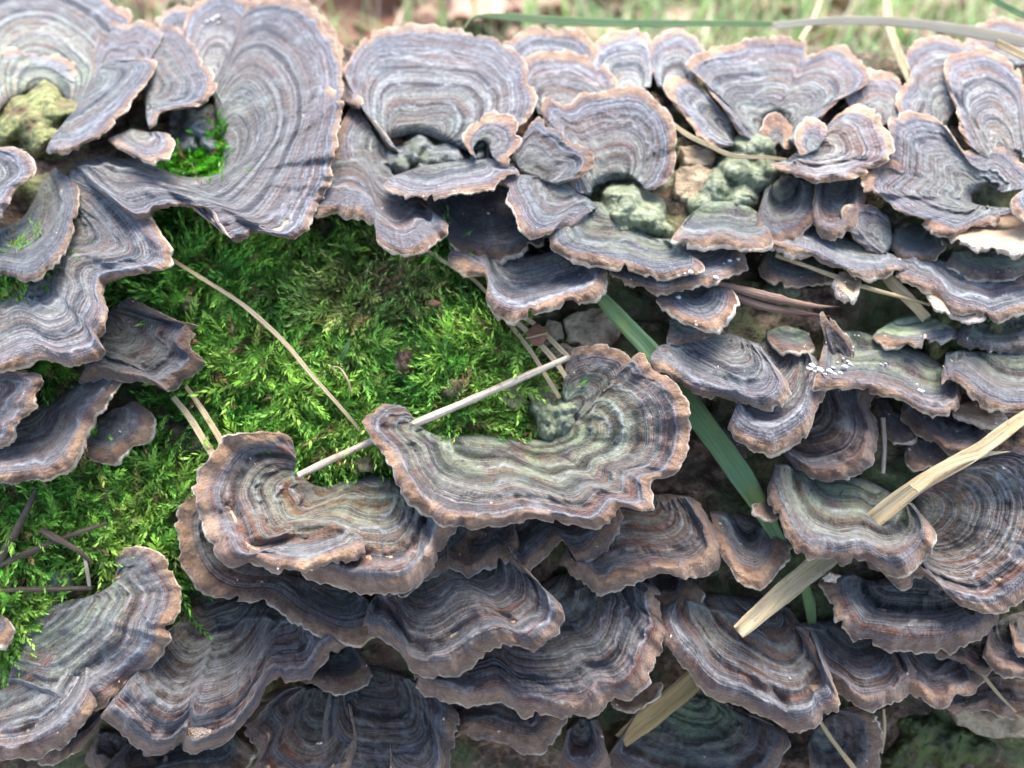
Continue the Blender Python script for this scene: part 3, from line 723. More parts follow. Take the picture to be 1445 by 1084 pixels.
B('small scalloped bracket just under the rim of the central crescent', [(682,752),(730,738),(790,730),(855,720)], [(736,812),(755,800),(775,785),(796,764),(813,789),(840,787),(862,760),(877,738),(876,718)], k=.9, b=.15, brown=.3, bright=.85)
B('russet streaked bracket below the right end of the central crescent', [(800,770),(840,745),(890,720),(940,702),(972,700)], [(788,797),(805,813),(830,822),(846,839),(880,828),(916,818),(945,812),(970,815),(998,808),(1019,787),(1014,755),(1003,733),(990,712)], k=.75, b=.05, brown=.95, bright=.8)
B('rounded bracket with russet centre left of the broad straw tip', [(1002,722),(1030,728),(1062,738),(1094,750)], [(1012,770),(1030,800),(1040,818),(1060,828),(1078,830),(1098,809),(1113,782),(1110,757)], k=.8, b=.1, brown=.7)
# --- lower left
B('smooth fan bracket at lower left standing up against the moss', [(172,808),(152,832),(110,846),(62,864),(28,912),(5,962)], [(164,786),(190,770),(222,778),(236,800),(257,840),(236,895),(230,920),(195,955),(160,985),(118,1002)], k=.85, b=.3, green=.45)
B('pink-rimmed front bracket in the bottom left corner', [(128,936),(90,926),(50,944),(18,972),(-40,1000)], [(143,963),(141,985),(120,1020),(80,1055),(40,1070),(-10,1076),(-50,1076)], k=.9, b=None, tier=.7, terr=1.3)
B('tiny grey bracket tip at left edge below the dark twigs', [(-20,872),(-10,868),(0,868)], [(-25,905),(0,912),(14,905),(20,890),(12,874)], k=1, b=.5, bright=1.1)
B('wide dark banded bracket at bottom left with orange notch', [(230,908),(246,880),(290,858),(350,856),(410,864),(462,876)], [(148,1000),(160,1026),(185,1050),(215,1068),(240,1062),(256,1046),(265,1060),(320,1045),(362,1000),(380,966),(410,962),(440,958),(460,930),(491,910),(488,888)], k=.85, b=.1, tier=.6, bright=.9)
B('torn brown bracket under the pink-rimmed front bracket', [(90,1005),(125,1000),(158,1006)], [(55,1072),(75,1082),(100,1066),(118,1056),(142,1022)], k=.7, b=.0, brown=.9, bright=.8)
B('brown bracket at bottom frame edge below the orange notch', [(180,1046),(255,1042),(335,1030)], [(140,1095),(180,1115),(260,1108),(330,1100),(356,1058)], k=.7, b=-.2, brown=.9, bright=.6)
B('brown and blue bracket with orange left rim at bottom edge', [(425,968),(460,975),(495,992)], [(384,976),(345,1025),(366,1055),(358,1100),(420,1135),(480,1110),(505,1060)], k=.6, b=.1, brown=.8, bright=.75)
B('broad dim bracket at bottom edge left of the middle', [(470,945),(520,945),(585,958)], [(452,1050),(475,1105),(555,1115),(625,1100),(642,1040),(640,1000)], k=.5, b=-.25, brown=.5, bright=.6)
B('blue-grey crested lobe at bottom edge left of the middle', [(545,1028),(580,1008),(612,1010)], [(550,1072),(556,1105),(600,1120),(627,1095),(624,1050)], k=.7, b=.3, bright=.9)
B('tan-edged pointed bracket under the broad scalloped bracket', [(600,985),(650,985),(720,985),(795,985)], [(606,1058),(650,1040),(690,1046),(715,1052),(740,1063),(765,1064),(780,1050),(799,1012)], k=.6, b=-.1, brown=.5, bright=.85)
B('small brown curled bracket at bottom edge left of the tan blade', [(800,1028),(820,1016),(842,1012)], [(792,1090),(830,1106),(860,1085),(852,1045),(848,1026)], k=.6, b=-.1, brown=.8, bright=.7)
# --- lower right
B('long drooping bracket with blue ridge below the broad straw tip', [(950,842),(1000,848),(1050,858),(1100,872),(1150,890)], [(929,866),(930,900),(945,925),(968,945),(987,969),(1014,989),(1054,1002),(1098,1021),(1124,1029),(1151,1028),(1167,1014),(1186,992)], k=.85, b=.2, tier=.75, terr=1.3)
B('orange-flecked bracket right of the long drooping one', [(1120,880),(1170,884),(1222,895),(1268,902)], [(1164,962),(1192,980),(1221,1001),(1250,997),(1267,992),(1282,975),(1296,960)], k=.9, b=.3, tier=.6, brown=.4)
B('pinkish ruffled bracket between the lower right shelves', [(1248,908),(1290,905),(1332,925),(1366,944)], [(1266,956),(1283,977),(1305,990),(1320,1000),(1338,998),(1350,988),(1376,985),(1387,962),(1388,948)], k=.9, b=.25, brown=.5)
B('lowest tan bracket at right edge above the pale bark', [(1350,958),(1400,948),(1440,944),(1495,936)], [(1328,1000),(1358,1010),(1390,1003),(1415,1010),(1450,1013),(1495,1002)], k=.8, b=.0, brown=.7)
B('long straight shelf bracket with a pale bead at its left end', [(1196,806),(1230,822),(1290,816),(1342,832),(1388,848)], [(1163,814),(1160,830),(1170,855),(1182,880),(1205,902),(1240,910),(1285,917),(1330,919),(1360,911),(1395,895),(1412,872),(1406,860)], k=1.0, b=.25, tier=.8, terr=1.4)
B('brown bracket peeping out below the long straight shelf', [(1336,900),(1380,895),(1418,892)], [(1308,916),(1335,932),(1360,945),(1388,960),(1401,946),(1418,926)], k=.8, b=.25, brown=.5, bright=.9)
B('pinkish bracket at right edge under the large banded bracket', [(1396,884),(1430,874),(1490,866)], [(1388,922),(1402,942),(1430,952),(1490,956)], k=.9, b=.5, brown=.5)
B('smaller pink-rimmed lobe at right edge over the pinkish bracket', [(1424,880),(1450,872),(1490,870)], [(1428,904),(1432,925),(1455,933),(1495,930)], k=1.0, b=.95, brown=.4)
B('brown banded bracket at bottom edge by the thin pale stem', [(1138,1052),(1158,1022),(1186,1000)], [(1150,1105),(1200,1112),(1236,1092),(1246,1052),(1239,1015),(1212,998)], k=.6, b=-.1, brown=.8, bright=.75)
# --- older brackets filling the gaps between the tiers
B('grey flank bracket left of the big pale fan at top middle', [(552,242),(544,220),(534,200),(524,182)], [(505,268),(478,244),(470,205),(480,170),(502,150)], k=.5, b=.0)
B('old dark brown bracket under the white-edged shelf, left one', [(1080,264),(1110,256),(1142,258)], [(1066,322),(1086,345),(1120,338),(1150,312),(1164,282)], k=.5, b=.1, brown=.7, green=.4, bright=.7)
B('tan-brown bracket under the white-edged shelf, right one', [(1150,256),(1182,256),(1214,250)], [(1146,320),(1170,342),(1204,322),(1224,286)], k=.5, b=.25, brown=.9, bright=.9)
B('pale blurred bracket behind the white-edged shelf', [(1212,172),(1238,178),(1264,170)], [(1192,134),(1214,106),(1250,100),(1276,114),(1282,152)], k=.4, b=.0, bright=1.15)
B('brown bracket wedged under the left end of the central crescent rim', [(632,742),(680,728),(725,732)], [(628,790),(655,808),(700,802),(732,778)], k=.7, b=.1, brown=.8, bright=.75)
B('dark brown bracket in the gap below the lower green blade tip', [(1040,845),(1080,850),(1115,858)], [(1030,880),(1060,905),(1100,908),(1130,888)], k=.6, b=-.1, brown=.7, bright=.6)
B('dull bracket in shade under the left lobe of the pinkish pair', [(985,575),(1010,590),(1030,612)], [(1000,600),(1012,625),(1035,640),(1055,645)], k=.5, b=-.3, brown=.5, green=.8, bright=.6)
B('mottled old bracket under the long low ledge', [(1080,352),(1120,358),(1170,372)], [(1072,385),(1100,402),(1140,404),(1178,392)], k=.6, b=-.2, brown=.7, green=.8, bright=.7)
B('green mottled bracket under the ragged ledge at right edge', [(1360,448),(1400,456),(1470,446)], [(1350,485),(1390,500),(1430,498),(1480,486)], k=.6, b=-.1, green=1.3, brown=.5, bright=.8)
B('dark round bracket under the bowl-shaped bracket', [(1262,322),(1290,318),(1320,330)], [(1258,352),(1280,370),(1315,368),(1336,345)], k=.5, b=-.1, brown=.3, green=.5, bright=.6)
B('green-stained bracket at right edge below the cream underside', [(1345,352),(1390,358),(1460,350)], [(1338,376),(1370,392),(1420,394),(1475,382)], k=.6, b=-.1, green=1.2, brown=.5, bright=.7)
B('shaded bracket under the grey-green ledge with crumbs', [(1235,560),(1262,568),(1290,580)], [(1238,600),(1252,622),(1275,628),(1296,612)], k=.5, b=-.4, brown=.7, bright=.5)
B('dark brown bracket under the russet streaked one', [(900,815),(935,812),(975,815)], [(905,850),(930,862),(965,862),(992,840)], k=.5, b=-.1, brown=.9, bright=.6)
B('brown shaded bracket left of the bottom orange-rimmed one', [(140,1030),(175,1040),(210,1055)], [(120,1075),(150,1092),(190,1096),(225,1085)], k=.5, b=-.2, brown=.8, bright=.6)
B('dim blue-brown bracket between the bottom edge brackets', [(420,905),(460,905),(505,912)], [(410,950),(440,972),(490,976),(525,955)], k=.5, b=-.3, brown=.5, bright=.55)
B('tan underlayer peeking out below the broad scalloped bracket', [(860,985),(890,978),(920,965)], [(868,1000),(895,1004),(920,992),(932,965)], k=1.0, b=.2, brown=1.0)
B('brown curled heart of the large pale ruffled fan bracket', [(1088,214),(1098,202),(1106,210)], [(1076,206),(1070,180),(1086,158),(1110,160),(1121,186),(1116,210)], k=.5, b=.35, brown=1.0, terr=.5)
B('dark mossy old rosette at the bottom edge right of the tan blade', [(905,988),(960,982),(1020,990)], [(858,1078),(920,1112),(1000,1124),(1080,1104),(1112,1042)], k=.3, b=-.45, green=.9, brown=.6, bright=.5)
B('torn cream flap hanging from the ragged ledge at right', [(1316,400),(1345,404),(1378,424)], [(1306,416),(1328,440),(1360,453),(1390,446)], k=.8, b=.75, pale=1, terr=.5)
B('little tan flap dangling below the long low ledge', [(1184,384),(1200,384),(1216,390)], [(1176,400),(1188,418),(1206,429),(1214,408)], k=.6, b=.8, pale=1, terr=.5)
B('small brown-flecked lobe at the left end of the bowl-shaped bracket', [(1246,266),(1262,252),(1278,242)], [(1220,270),(1222,240),(1244,222),(1268,226)], k=.6, b=1.0, brown=.6)
# ------------------------------------------------------------------ lumps of old fungus felted with algae
def knob(name, label, spots, mat, cat='fungus knob', group='lumpy young fungus knobs'):
    """spots: (x, y, radius px, height cm); one continuous lumpy body made of merged domes"""
    x0 = min(s[0] - s[2] for s in spots) - 6; x1 = max(s[0] + s[2] for s in spots) + 6
    y0 = min(s[1] - s[2] for s in spots) - 6; y1 = max(s[1] + s[2] for s in spots) + 6
    nx, ny = int((x1 - x0) / 2.2), int((y1 - y0) / 2.2)
    gx, gy = np.meshgrid(np.linspace(x0, x1, nx), np.linspace(y0, y1, ny), indexing='ij')
    h = np.full(gx.shape, -0.9)
    wx = gx + 8 * noise3(gx / 22, gy / 22, 5); wy = gy + 8 * noise3(gx / 22, gy / 22, 9)
    for (sx, sy, r, hh) in spots:
        q = np.hypot(wx - sx, wy - sy) / r
        v = -0.9 + (0.8 * hh + 0.9) * np.clip(1 - q ** 2, 0, 1) ** 0.7
        dl = np.clip((0.35 - np.abs(h - v)) / 0.35, 0, 1)
        h = np.maximum(h, v) + dl * dl * 0.35 * 0.25 * (v > -0.9)
    h = h + (0.09 * fbm(gx / 24, gy / 24, 3, 3) - 0.13 * (1 - np.abs(fbm(gx / 16, gy / 16, 8, 2))) ** 3 + 0.03 * fbm(gx / 6, gy / 6, 4, 2)) * (h > -0.85)
    V = lifted(np.stack([gx, gy], -1), h)
    o = mesh_obj(name, V.reshape(-1, 3), grid_faces(nx, ny)[:, ::-1], mat)
    tag(o, label, cat, group)
    return o
knob('fungus_knob', 'pale green algae-felted knob below the rounded fan bracket', [(882, 288, 42, 1.35), (908, 308, 40, 1.2), (875, 322, 32, .9), (928, 326, 28, .8), (900, 348, 30, .7)], M_ALGAE)
knob('fungus_knob', 'chain of pale green lumps beside the white-edged shelf bracket', [(1062, 208, 32, 1.2), (1042, 235, 34, 1.1), (1068, 250, 28, 1.0), (1010, 268, 32, .8), (1044, 278, 32, .8), (1082, 212, 24, 1.1), (990, 290, 26, .6), (1080, 235, 22, 1.0)], M_ALGAE)
knob('algae_crust', 'yellow-green crumpled crust in the upper left corner', [(45, 165, 36, 1.0), (75, 160, 32, 1.0), (60, 188, 32, .8), (22, 175, 28, .7), (98, 152, 22, .8), (60, 138, 28, .9), (30, 150, 26, .8)], M_ALGAEY, 'crust', 'algae crusts')
knob('fungus_knob', 'blue-grey felted knobs under the big pale fan bracket', [(588, 216, 30, .6), (618, 222, 28, .55), (563, 232, 24, .4), (642, 228, 26, .5), (605, 240, 28, .4)], M_BLUEKNOB)
knob('fungus_knob', 'dark stubby knob under the small shell-shaped fan', [(676, 222, 16, 1.25), (672, 206, 14, 1.3)], M_BLUEKNOB)
knob('fungus_knob', 'grey-green knobs in the ring beside the little moss tuft', [(285, 180, 26, .35), (265, 205, 20, .25), (300, 205, 22, .3)], M_BLUEKNOB)
knob('fungus_knob', 'green knobs at the inner end of the central crescent', [(772, 588, 30, .75), (796, 578, 28, .8), (776, 608, 26, .7), (800, 600, 24, .75)], M_ALGAE)
knob('fungus_knob', 'dull green lump under the crossed straws', [(1110, 405, 24, .2), (1085, 418, 22, .15), (1140, 395, 20, .1)], M_ALGAE)
knob('algae_crust', 'rough olive crust between the green flap and right edge', [(1330, 450, 30, .2), (1370, 470, 36, .25), (1410, 455, 34, .2), (1395, 490, 28, .2), (1320, 480, 26, .15), (1435, 480, 26, .2)], M_ALGAEY, 'crust', 'algae crusts')
knob('algae_crust', 'green smear on the log at the bottom right corner', [(1300, 1040, 40, .1), (1340, 1060, 40, .12), (1280, 1072, 36, .1), (1375, 1065, 30, .1)], M_DARKALGAE, 'crust', 'algae crusts')
knob('algae_crust', 'flat green patch of algae by the dark twigs', [(60, 830, 34, .05), (90, 820, 30, .05), (35, 850, 30, .02)], M_ALGAE, 'crust', 'algae crusts')

def crumbs(label, pts, r=5):
    """a splash of white mould: one object of merged flakes"""
    V, F = [], []
    for (x, y, l) in pts:
        c = lifted(np.array([[x, y]]), np.array([l]))[0]
        d = ray(np.array([x, y]))
        n = -d
        t1 = np.cross(n, [0, 0, 1.0]); t1 /= np.linalg.norm(t1); t2 = np.cross(n, t1)
        rr = r * 0.0155 * (0.35 + 0.9 * rng.random())
        st = len(V)
        th = np.linspace(0, 2 * math.pi, 8, endpoint=False)
        for f, z in ((1.0, -0.08), (0.95, 0.0), (0.55, 0.022)):
            for t in th:
                j = rr * f * (0.55 + 0.9 * rng.random())
                V.append(c + t1 * math.cos(t) * j * 1.3 + t2 * math.sin(t) * j * 0.8 + n * z)
        V.append(c + n * 0.026)
        for q in range(2):
            for i in range(8):
                a = st + q * 8 + i; b2 = st + q * 8 + (i + 1) % 8
                F.append((a, b2, b2 + 8)); F.append((a, b2 + 8, a + 8))
        for i in range(8):
            F.append((st + 16 + i, st + 16 + (i + 1) % 8, st + 24))
    o = mesh_obj('mould_patch', np.array(V), np.array(F), M_WHITE)
    return tag(o, label, 'mould', 'white mould splashes')
crumbs('white mould crumbs at the foot of the thin dark fin', [(x, y, top_lift(x, y) + .01) for x, y in [(1142, 521), (1150, 524), (1158, 523), (1170, 524), (1178, 528), (1186, 526), (1176, 519), (1192, 518), (1196, 510), (1190, 506), (1164, 528), (1146, 516), (1182, 512), (1154, 518), (1200, 514)]], 3.4)
crumbs('white splash on the narrow pleated panel at top left', [(x, y, top_lift(x, y) + .01) for x, y in [(285, 38), (292, 30), (300, 28), (306, 24), (308, 32), (288, 45)]], 3.5)
crumbs('white fleck on the green-grey ledge right of the dark fin', [(x, y, top_lift(x, y) + .01) for x, y in [(1206, 473), (1212, 474), (1243, 514), (1250, 513), (1300, 552)]], 3)
crumbs('white flecks on the crumbling ledge bracket', [(x, y, top_lift(x, y) + .01) for x, y in [(958, 420), (966, 386), (975, 384), (1022, 372), (1030, 368), (1010, 392), (1042, 366)]], 3)

# ------------------------------------------------------------------ straws, blades and twigs
def strip(name, label, cat, path, width, mat, group, thick=0.035, fold=0.25, tip0=1.0, tip1=1.0, n=60, twist=0.0, tube=False):
    """path: (x, y, lift) points; width in photo px (number or list); a solid folded blade or a round stem"""
    C = spline([(p[0], p[1], p[2]) for p in path], n)
    P = lifted(C[:, :2], C[:, 2])
    wpx = np.interp(np.linspace(0, 1, n), np.linspace(0, 1, len(np.atleast_1d(width))), np.atleast_1d(width).astype(float)) if np.ndim(width) else np.full(n, float(width))
    dist = np.linalg.norm(P - CAM, axis=1)
    w = wpx * dist / FPX * 0.5
    t = np.linspace(0, 1, n)
    w = w * np.clip(tip0 + (1 - tip0) * t / 0.12, 0, 1) * np.clip(tip1 + (1 - tip1) * (1 - t) / 0.25, 0, 1)
    T = np.gradient(P, axis=0); T /= np.linalg.norm(T, axis=1, keepdims=True)
    vd = CAM - P; vd /= np.linalg.norm(vd, axis=1, keepdims=True)
    sgn = np.cross(T, vd); sgn /= np.linalg.norm(sgn, axis=1, keepdims=True)
    nn = np.cross(sgn, T)
    ang = twist * (t - 0.5) + 0.12 * noise3(t * 5, len(label))
    S = sgn * np.cos(ang)[:, None] + nn * np.sin(ang)[:, None]
    Nn = np.cross(S, T)
    L = np.concatenate([[0], np.cumsum(np.linalg.norm(np.diff(P, axis=0), axis=1))])
    w = w * (1 + (0.14 if tube else 0.06) * noise3(L * 2.3, len(label) * 1.3) + (0.08 if tube else 0.03) * noise3(L * 7.0, len(label) * 2.3))
    if tube:
        th = np.linspace(0, 2 * math.pi, 9)[:-1]
        sec = [(math.cos(a), math.sin(a)) for a in th]
        V = np.stack([P + S * (w * cx)[:, None] + Nn * (w * cy * 0.85)[:, None] for cx, cy in sec], 1)
        zn = np.stack([np.stack([L, np.full(n, (k / 8.0) * 0.4), np.full(n, len(label) * 0.7)], -1) for k in range(8)], 1)
    else:
        prof = [(-1, 0), (-.5, -.5), (0, -1), (.5, -.5), (1, 0)]
        V, zn = [], []
        for side, off in ((1, 0), (-1, thick)):
            for cx, cy in (prof if side == 1 else prof[::-1]):
                V.append(P + S * (w * cx)[:, None] + Nn * (w * fold * cy - off)[:, None])
                zn.append(np.stack([L, w * cx, np.full(n, len(label) * 0.7)], -1))
        V = np.stack(V, 1); zn = np.stack(zn, 1)
    k = V.shape[1]
    i, j = np.meshgrid(np.arange(n - 1), np.arange(k), indexing='ij')
    a = (i * k + j).ravel(); b2 = (i * k + (j + 1) % k).ravel()
    F = np.stack([a, b2, b2 + k, a + k], 1)
    caps = [np.array([[0, q, q + 1] for q in range(1, k - 1)]), np.array([[(n - 1) * k, (n - 1) * k + q + 1, (n - 1) * k + q] for q in range(1, k - 1)])]
    o = mesh_obj(name, V.reshape(-1, 3), [F, np.vstack(caps)], mat, smooth=True, attrs={'zone': zn.reshape(-1, 3)})
    return tag(o, label, cat, group)

GS = 'dry grass stems on the log'
GB = 'green grass blades'
GT = 'dark twigs on the moss'
strip('dry_straw', 'thick pale dry stem lying across the moss behind the central crescent', 'stem', [(421, 671, .75), (520, 625, .62), (610, 588, .6), (700, 549, .7), (760, 523, .8), (803, 504, .9)], [9, 10, 11, 11, 10, 8], M_STEM, GS, tube=True)
strip('green_grass', 'broad green blade running from the moss edge down behind the central crescent', 'grass blade', [(830, 395, .55), (850, 422, .5), (880, 455, .45), (925, 505, .45), (975, 575, .5), (1020, 635, .55), (1058, 690, .6), (1090, 745, .55), (1112, 790, .4)], [18, 23, 26, 29, 32, 33, 30, 25, 18], M_GREEN, GB, tip0=.8, tip1=.7, fold=.4, thick=.02, twist=.4)
strip('bleached_straw', 'broad bleached straw blade slanting across the right side', 'straw', [(1490, 563, 2.4), (1440, 592, 2.2), (1380, 636, 1.9), (1300, 682, 1.55), (1240, 728, 1.1), (1190, 768, .7), (1140, 808, 1.0), (1090, 850, 1.5), (1042, 892, 1.8)], [12, 16, 18, 20, 22, 25, 29, 31, 24], M_STRAW, GS, fold=.6, thick=.015, twist=.7, tip1=.75)
strip('bleached_straw', 'thin strand splitting off above the broad bleached straw blade', 'straw', [(1290, 690, 1.75), (1330, 660, 1.85), (1380, 643, 1.9), (1425, 637, 1.9)], [14, 12, 9, 4], M_STRAW, GS, tip1=.2)
strip('bleached_straw', 'tan broken blade end at the bottom right of the middle', 'straw', [(1010, 925, -.1), (970, 968, .25), (925, 1005, .35), (876, 1046, .35)], [22, 26, 28, 26], M_TAN, GS, fold=.5, thick=.015, twist=.5, tip1=.75)
strip('dry_straw', 'long thin straw arching over the moss from the toothed bracket tip', 'stem', [(236, 362, .7), (290, 396, 1.0), (345, 432, 1.15), (400, 482, 1.2), (440, 530, 1.1), (485, 580, .8), (510, 610, .4)], [4, 5, 6, 6, 6, 5, 4], M_STRAW, GS, fold=.3)
strip('dry_straw', 'left one of the two short straws above the stepped bracket', 'stem', [(244, 560, .2), (268, 590, .4), (300, 642, .5), (312, 662, .3)], [7, 8, 9, 8], M_STRAW, GS)
strip('dry_straw', 'right one of the two short straws above the stepped bracket', 'stem', [(262, 545, .2), (285, 578, .45), (318, 632, .5), (330, 655, .3)], [5, 7, 8, 7], M_STRAW, GS)
strip('dry_straw', 'straw crossing under the small brown leaf scrap', 'stem', [(722, 448, .3), (755, 478, .5), (785, 512, .55), (808, 548, .4)], [8, 8, 8, 6], M_STRAW, GS)
strip('dry_straw', 'straw leaving the brown leaf scrap to the right', 'stem', [(728, 440, .3), (760, 462, .45), (790, 492, .5), (815, 515, .4)], [6, 7, 7, 5], M_STRAW, GS)
strip('dry_straw', 'lowest straw of the bundle by the brown leaf scrap', 'stem', [(712, 448, .2), (745, 490, .45), (770, 530, .5), (790, 562, .3)], [6, 7, 6, 5], M_STRAW, GS)
strip('dry_straw', 'thin straw following the edge of the scalloped bracket', 'stem', [(590, 345, .4), (625, 368, .35), (665, 392, .35), (705, 432, .35), (735, 462, .35)], [5, 5, 5, 5, 4], M_STRAW, GS)
strip('pine_needle', 'upper brown needle of the pair right of the white-rimmed tongue', 'needle', [(1015, 400, .75), (1060, 413, .8), (1110, 425, .8), (1150, 432, .75), (1186, 433, .7)], [10, 12, 12, 9, 4], M_NEEDLE, 'brown needles', tube=True, tip1=.2)
strip('pine_needle', 'lower brown needle of the pair right of the white-rimmed tongue', 'needle', [(1015, 405, .55), (1055, 425, .6), (1100, 437, .6), (1140, 443, .55), (1172, 446, .5)], [10, 11, 11, 8, 4], M_NEEDLE, 'brown needles', tube=True, tip1=.2)
strip('dry_straw', 'upper straw of the crossing pair below the long low ledge', 'stem', [(1095, 360, .7), (1150, 380, .8), (1220, 405, .85), (1275, 420, .8), (1312, 430, .7)], [6, 6, 6, 5, 4], M_STRAW, GS, tube=True)
strip('bleached_straw', 'flat straw crossing the thinner one below the long low ledge', 'straw', [(1240, 378, .45), (1260, 400, .65), (1285, 425, .7), (1308, 450, .5)], [13, 14, 13, 12], M_STRAW, GS)
strip('dry_straw', 'pale bent straw left of the chain of green lumps', 'stem', [(940, 168, 1.0), (970, 190, 1.1), (1000, 205, 1.15), (1035, 220, 1.1), (1080, 222, 1.1), (1110, 226, 1.0)], [5, 6, 6, 6, 5, 4], M_STRAW, GS)
strip('twig', 'thickest dark twig running to the left edge above the lower left fan', 'twig', [(-20, 806, .5), (20, 788, .6), (60, 772, .7), (110, 752, .7), (152, 738, .5)], [7, 8, 7, 6, 4], M_TWIG, GT, tube=True)
strip('twig', 'forked grey twig standing up at the left edge', 'twig', [(-5, 795, .6), (15, 765, .8), (35, 725, .9), (52, 690, .7)], [10, 9, 7, 5], M_TWIG, GT, tube=True)
strip('twig', 'short broken brown twig across the thick dark twig', 'twig', [(58, 748, .85), (80, 760, .95), (108, 776, .9), (130, 795, .6)], [9, 8, 6, 4], M_TWIG, GT, tube=True)
strip('twig', 'horizontal dark twig on the flat green algae patch', 'twig', [(-20, 834, .4), (40, 832, .5), (90, 831, .5), (130, 830, .3)], [6, 7, 6, 5], M_TWIG, GT, tube=True)
strip('dry_straw', 'little dry stalk hanging below the broken brown twig', 'stem', [(118, 780, .7), (122, 800, .7), (126, 826, .5)], [4, 4, 4], M_STEM, GS, tube=True)
strip('dry_straw', 'thin pale stem leaving the bottom edge at right', 'stem', [(1155, 1015, .6), (1175, 1045, .8), (1200, 1078, 1.0), (1220, 1105, 1.1)], [5, 5, 6, 6], M_STRAW, GS, tube=True)
strip('dry_straw', 'thin pale stem below the lowest tan bracket at right edge', 'stem', [(1385, 950, 1.1), (1405, 975, 1.3), (1430, 1003, 1.4), (1460, 1030, 1.4)], [4, 4, 4, 4], M_STRAW, GS, tube=True)
strip('dry_straw', 'hair-thin dry stalk beside the tan-rimmed hanging brown bracket', 'stem', [(1247, 1000, .5), (1248, 1030, .5), (1244, 1062, .4)], [4, 4, 3], M_STRAW, GS, tube=True)
strip('dry_straw', 'dim upright stalk in the dark below the grey-green ledge', 'stem', [(1246, 590, .2), (1248, 630, .25), (1246, 668, .2)], [6, 6, 5], M_STEM, GS, tube=True)
strip('plant_tendril', 'tiny pale curled tendril in the middle of the moss', 'tendril', [(496, 552, .9), (490, 535, 1.05), (480, 520, 1.1), (470, 518, 1.1), (474, 526, 1.05)], [3, 3, 3, 2, 2], M_STRAW, GS, tube=True)
strip('green_grass', 'small green grass tip standing in the moss', 'grass blade', [(480, 512, .4), (486, 498, .7), (494, 478, .9)], [6, 6, 4], M_GREEN, GB, tip1=.1)
strip('green_grass', 'dark blade stalk behind the rounded bracket with russet centre', 'grass blade', [(1135, 825, .2), (1142, 850, .25), (1146, 882, .2)], [12, 14, 10], M_GREEN, GB)
# behind the log
strip('green_grass', 'long green blade arching over the far side of the log', 'grass blade', [(655, 40, 1.5), (670, 24, 2.0), (720, 24, 2.2), (800, 30, 2.2), (900, 33, 2.2), (1000, 33, 2.3), (1100, 34, 2.4)], [4, 9, 10, 9, 8, 7, 6], M_GREENPALE, GB, tip0=.2)
strip('dry_straw', 'long bleached straw running off the top right edge', 'stem', [(1090, 36, 2.6), (1180, 29, 2.8), (1260, 31, 3.0), (1340, 40, 3.2), (1460, 62, 3.4)], [8, 9, 10, 12, 12], M_PALESTRAW, GS)
strip('dry_straw', 'pale straw standing up behind the far brackets at top right', 'stem', [(1284, 112, .0), (1266, 70, 1.0), (1254, 30, 2.0), (1250, -20, 3.0)], [9, 9, 9, 8], M_STRAW, GS)
strip('dry_straw', 'short pale straw slanting at the far top right corner', 'stem', [(1405, 60, 3.2), (1430, 72, 3.4), (1470, 92, 3.6)], [8, 8, 7], M_STRAW, GS)
strip('dry_straw', 'pale straw leaning behind the large ruffled fan bracket', 'stem', [(1130, 56, .2), (1148, 26, 1.0), (1162, -10, 1.8)], [7, 7, 6], M_STRAW, GS)
strip('green_grass', 'thin dark green blade crossing the top right corner', 'grass blade', [(1395, -5, 4.0), (1425, 12, 4.2), (1465, 30, 4.4)], [6, 6, 6], M_GREEN, GB)

# brown leaf scrap with midrib
def leaf_scrap():
    poly = np.array([(742, 470), (752, 460), (757, 455), (764, 462), (773, 466), (770, 480), (762, 488), (750, 486)], float)
    c = poly.mean(0)
    root = empty('leaf_scrap', lifted(c[None], np.array([.6]))[0], 'small reddish-brown leaf scrap on the straws below the scalloped bracket', 'leaf')
    P = spline(list(poly) + [poly[0]], 25)[:-1]
    n = len(P); V = []
    for lf in (.70, .66):
        for f in (1.0, 0.5):
            q = c + (P - c) * f
            V.append(lifted(q, lf + 0.05 * noise3(q[:, 0] / 9, q[:, 1] / 9, 3)))
        V.append(lifted(c[None], np.array([lf + .02])))
    V = np.vstack(V); h = 2 * n + 1
    i = np.arange(n); j = (i + 1) % n
    T = np.stack([n + i, n + j, np.full(n, 2 * n)], 1)
    Q = np.vstack([np.stack([i, j, j + n, i + n], 1), np.stack([j + h, i + h, i + n + h, j + n + h], 1), np.stack([i + h, j + h, j, i], 1)])
    mesh_obj('blade', V, [Q, np.vstack([T, T[:, ::-1] + h])], M_LEAF, root)
    rib = strip('midrib', 'x', 'x', [(742, 478, .74), (757, 474, .77), (773, 470, .74)], [2.5, 2.5, 2], M_STRAW, None, tube=True, n=12)
    for k in ('label', 'category'): del rib[k]
    rib.parent = root; rib.matrix_parent_inverse = root.matrix_world.inverted()
leaf_scrap()

# pale bead (seed husk) and a few dark pebbly bits in the moss
def pebble(name, label, cat, x, y, r, lift, mat, sq=(1, .8, .7), group=None):
    c = lifted(np.array([[float(x), float(y)]]), np.array([lift]))[0]
    R = r * 0.0155
    th, ph = np.meshgrid(np.linspace(0, math.pi, 10), np.linspace(0, 2 * math.pi, 15)[:-1], indexing='ij')
    D = np.stack([np.sin(th) * np.cos(ph), np.sin(th) * np.sin(ph), np.cos(th)], -1)
    rad = R * (1 + 0.55 * fbm(D[..., 0] * 1.9 + x, D[..., 1] * 1.9, D[..., 2] * 1.9, 3))
    V = c + D * rad[..., None] * np.array(sq)
    n, m_ = th.shape
    i, j = np.meshgrid(np.arange(n - 1), np.arange(m_), indexing='ij')
    a = (i * m_ + j).ravel(); b2 = (i * m_ + (j + 1) % m_).ravel()
    o = mesh_obj(name, V.reshape(-1, 3), np.stack([a, a + m_, b2 + m_, b2], 1), mat)
    return tag(o, label, cat, group)
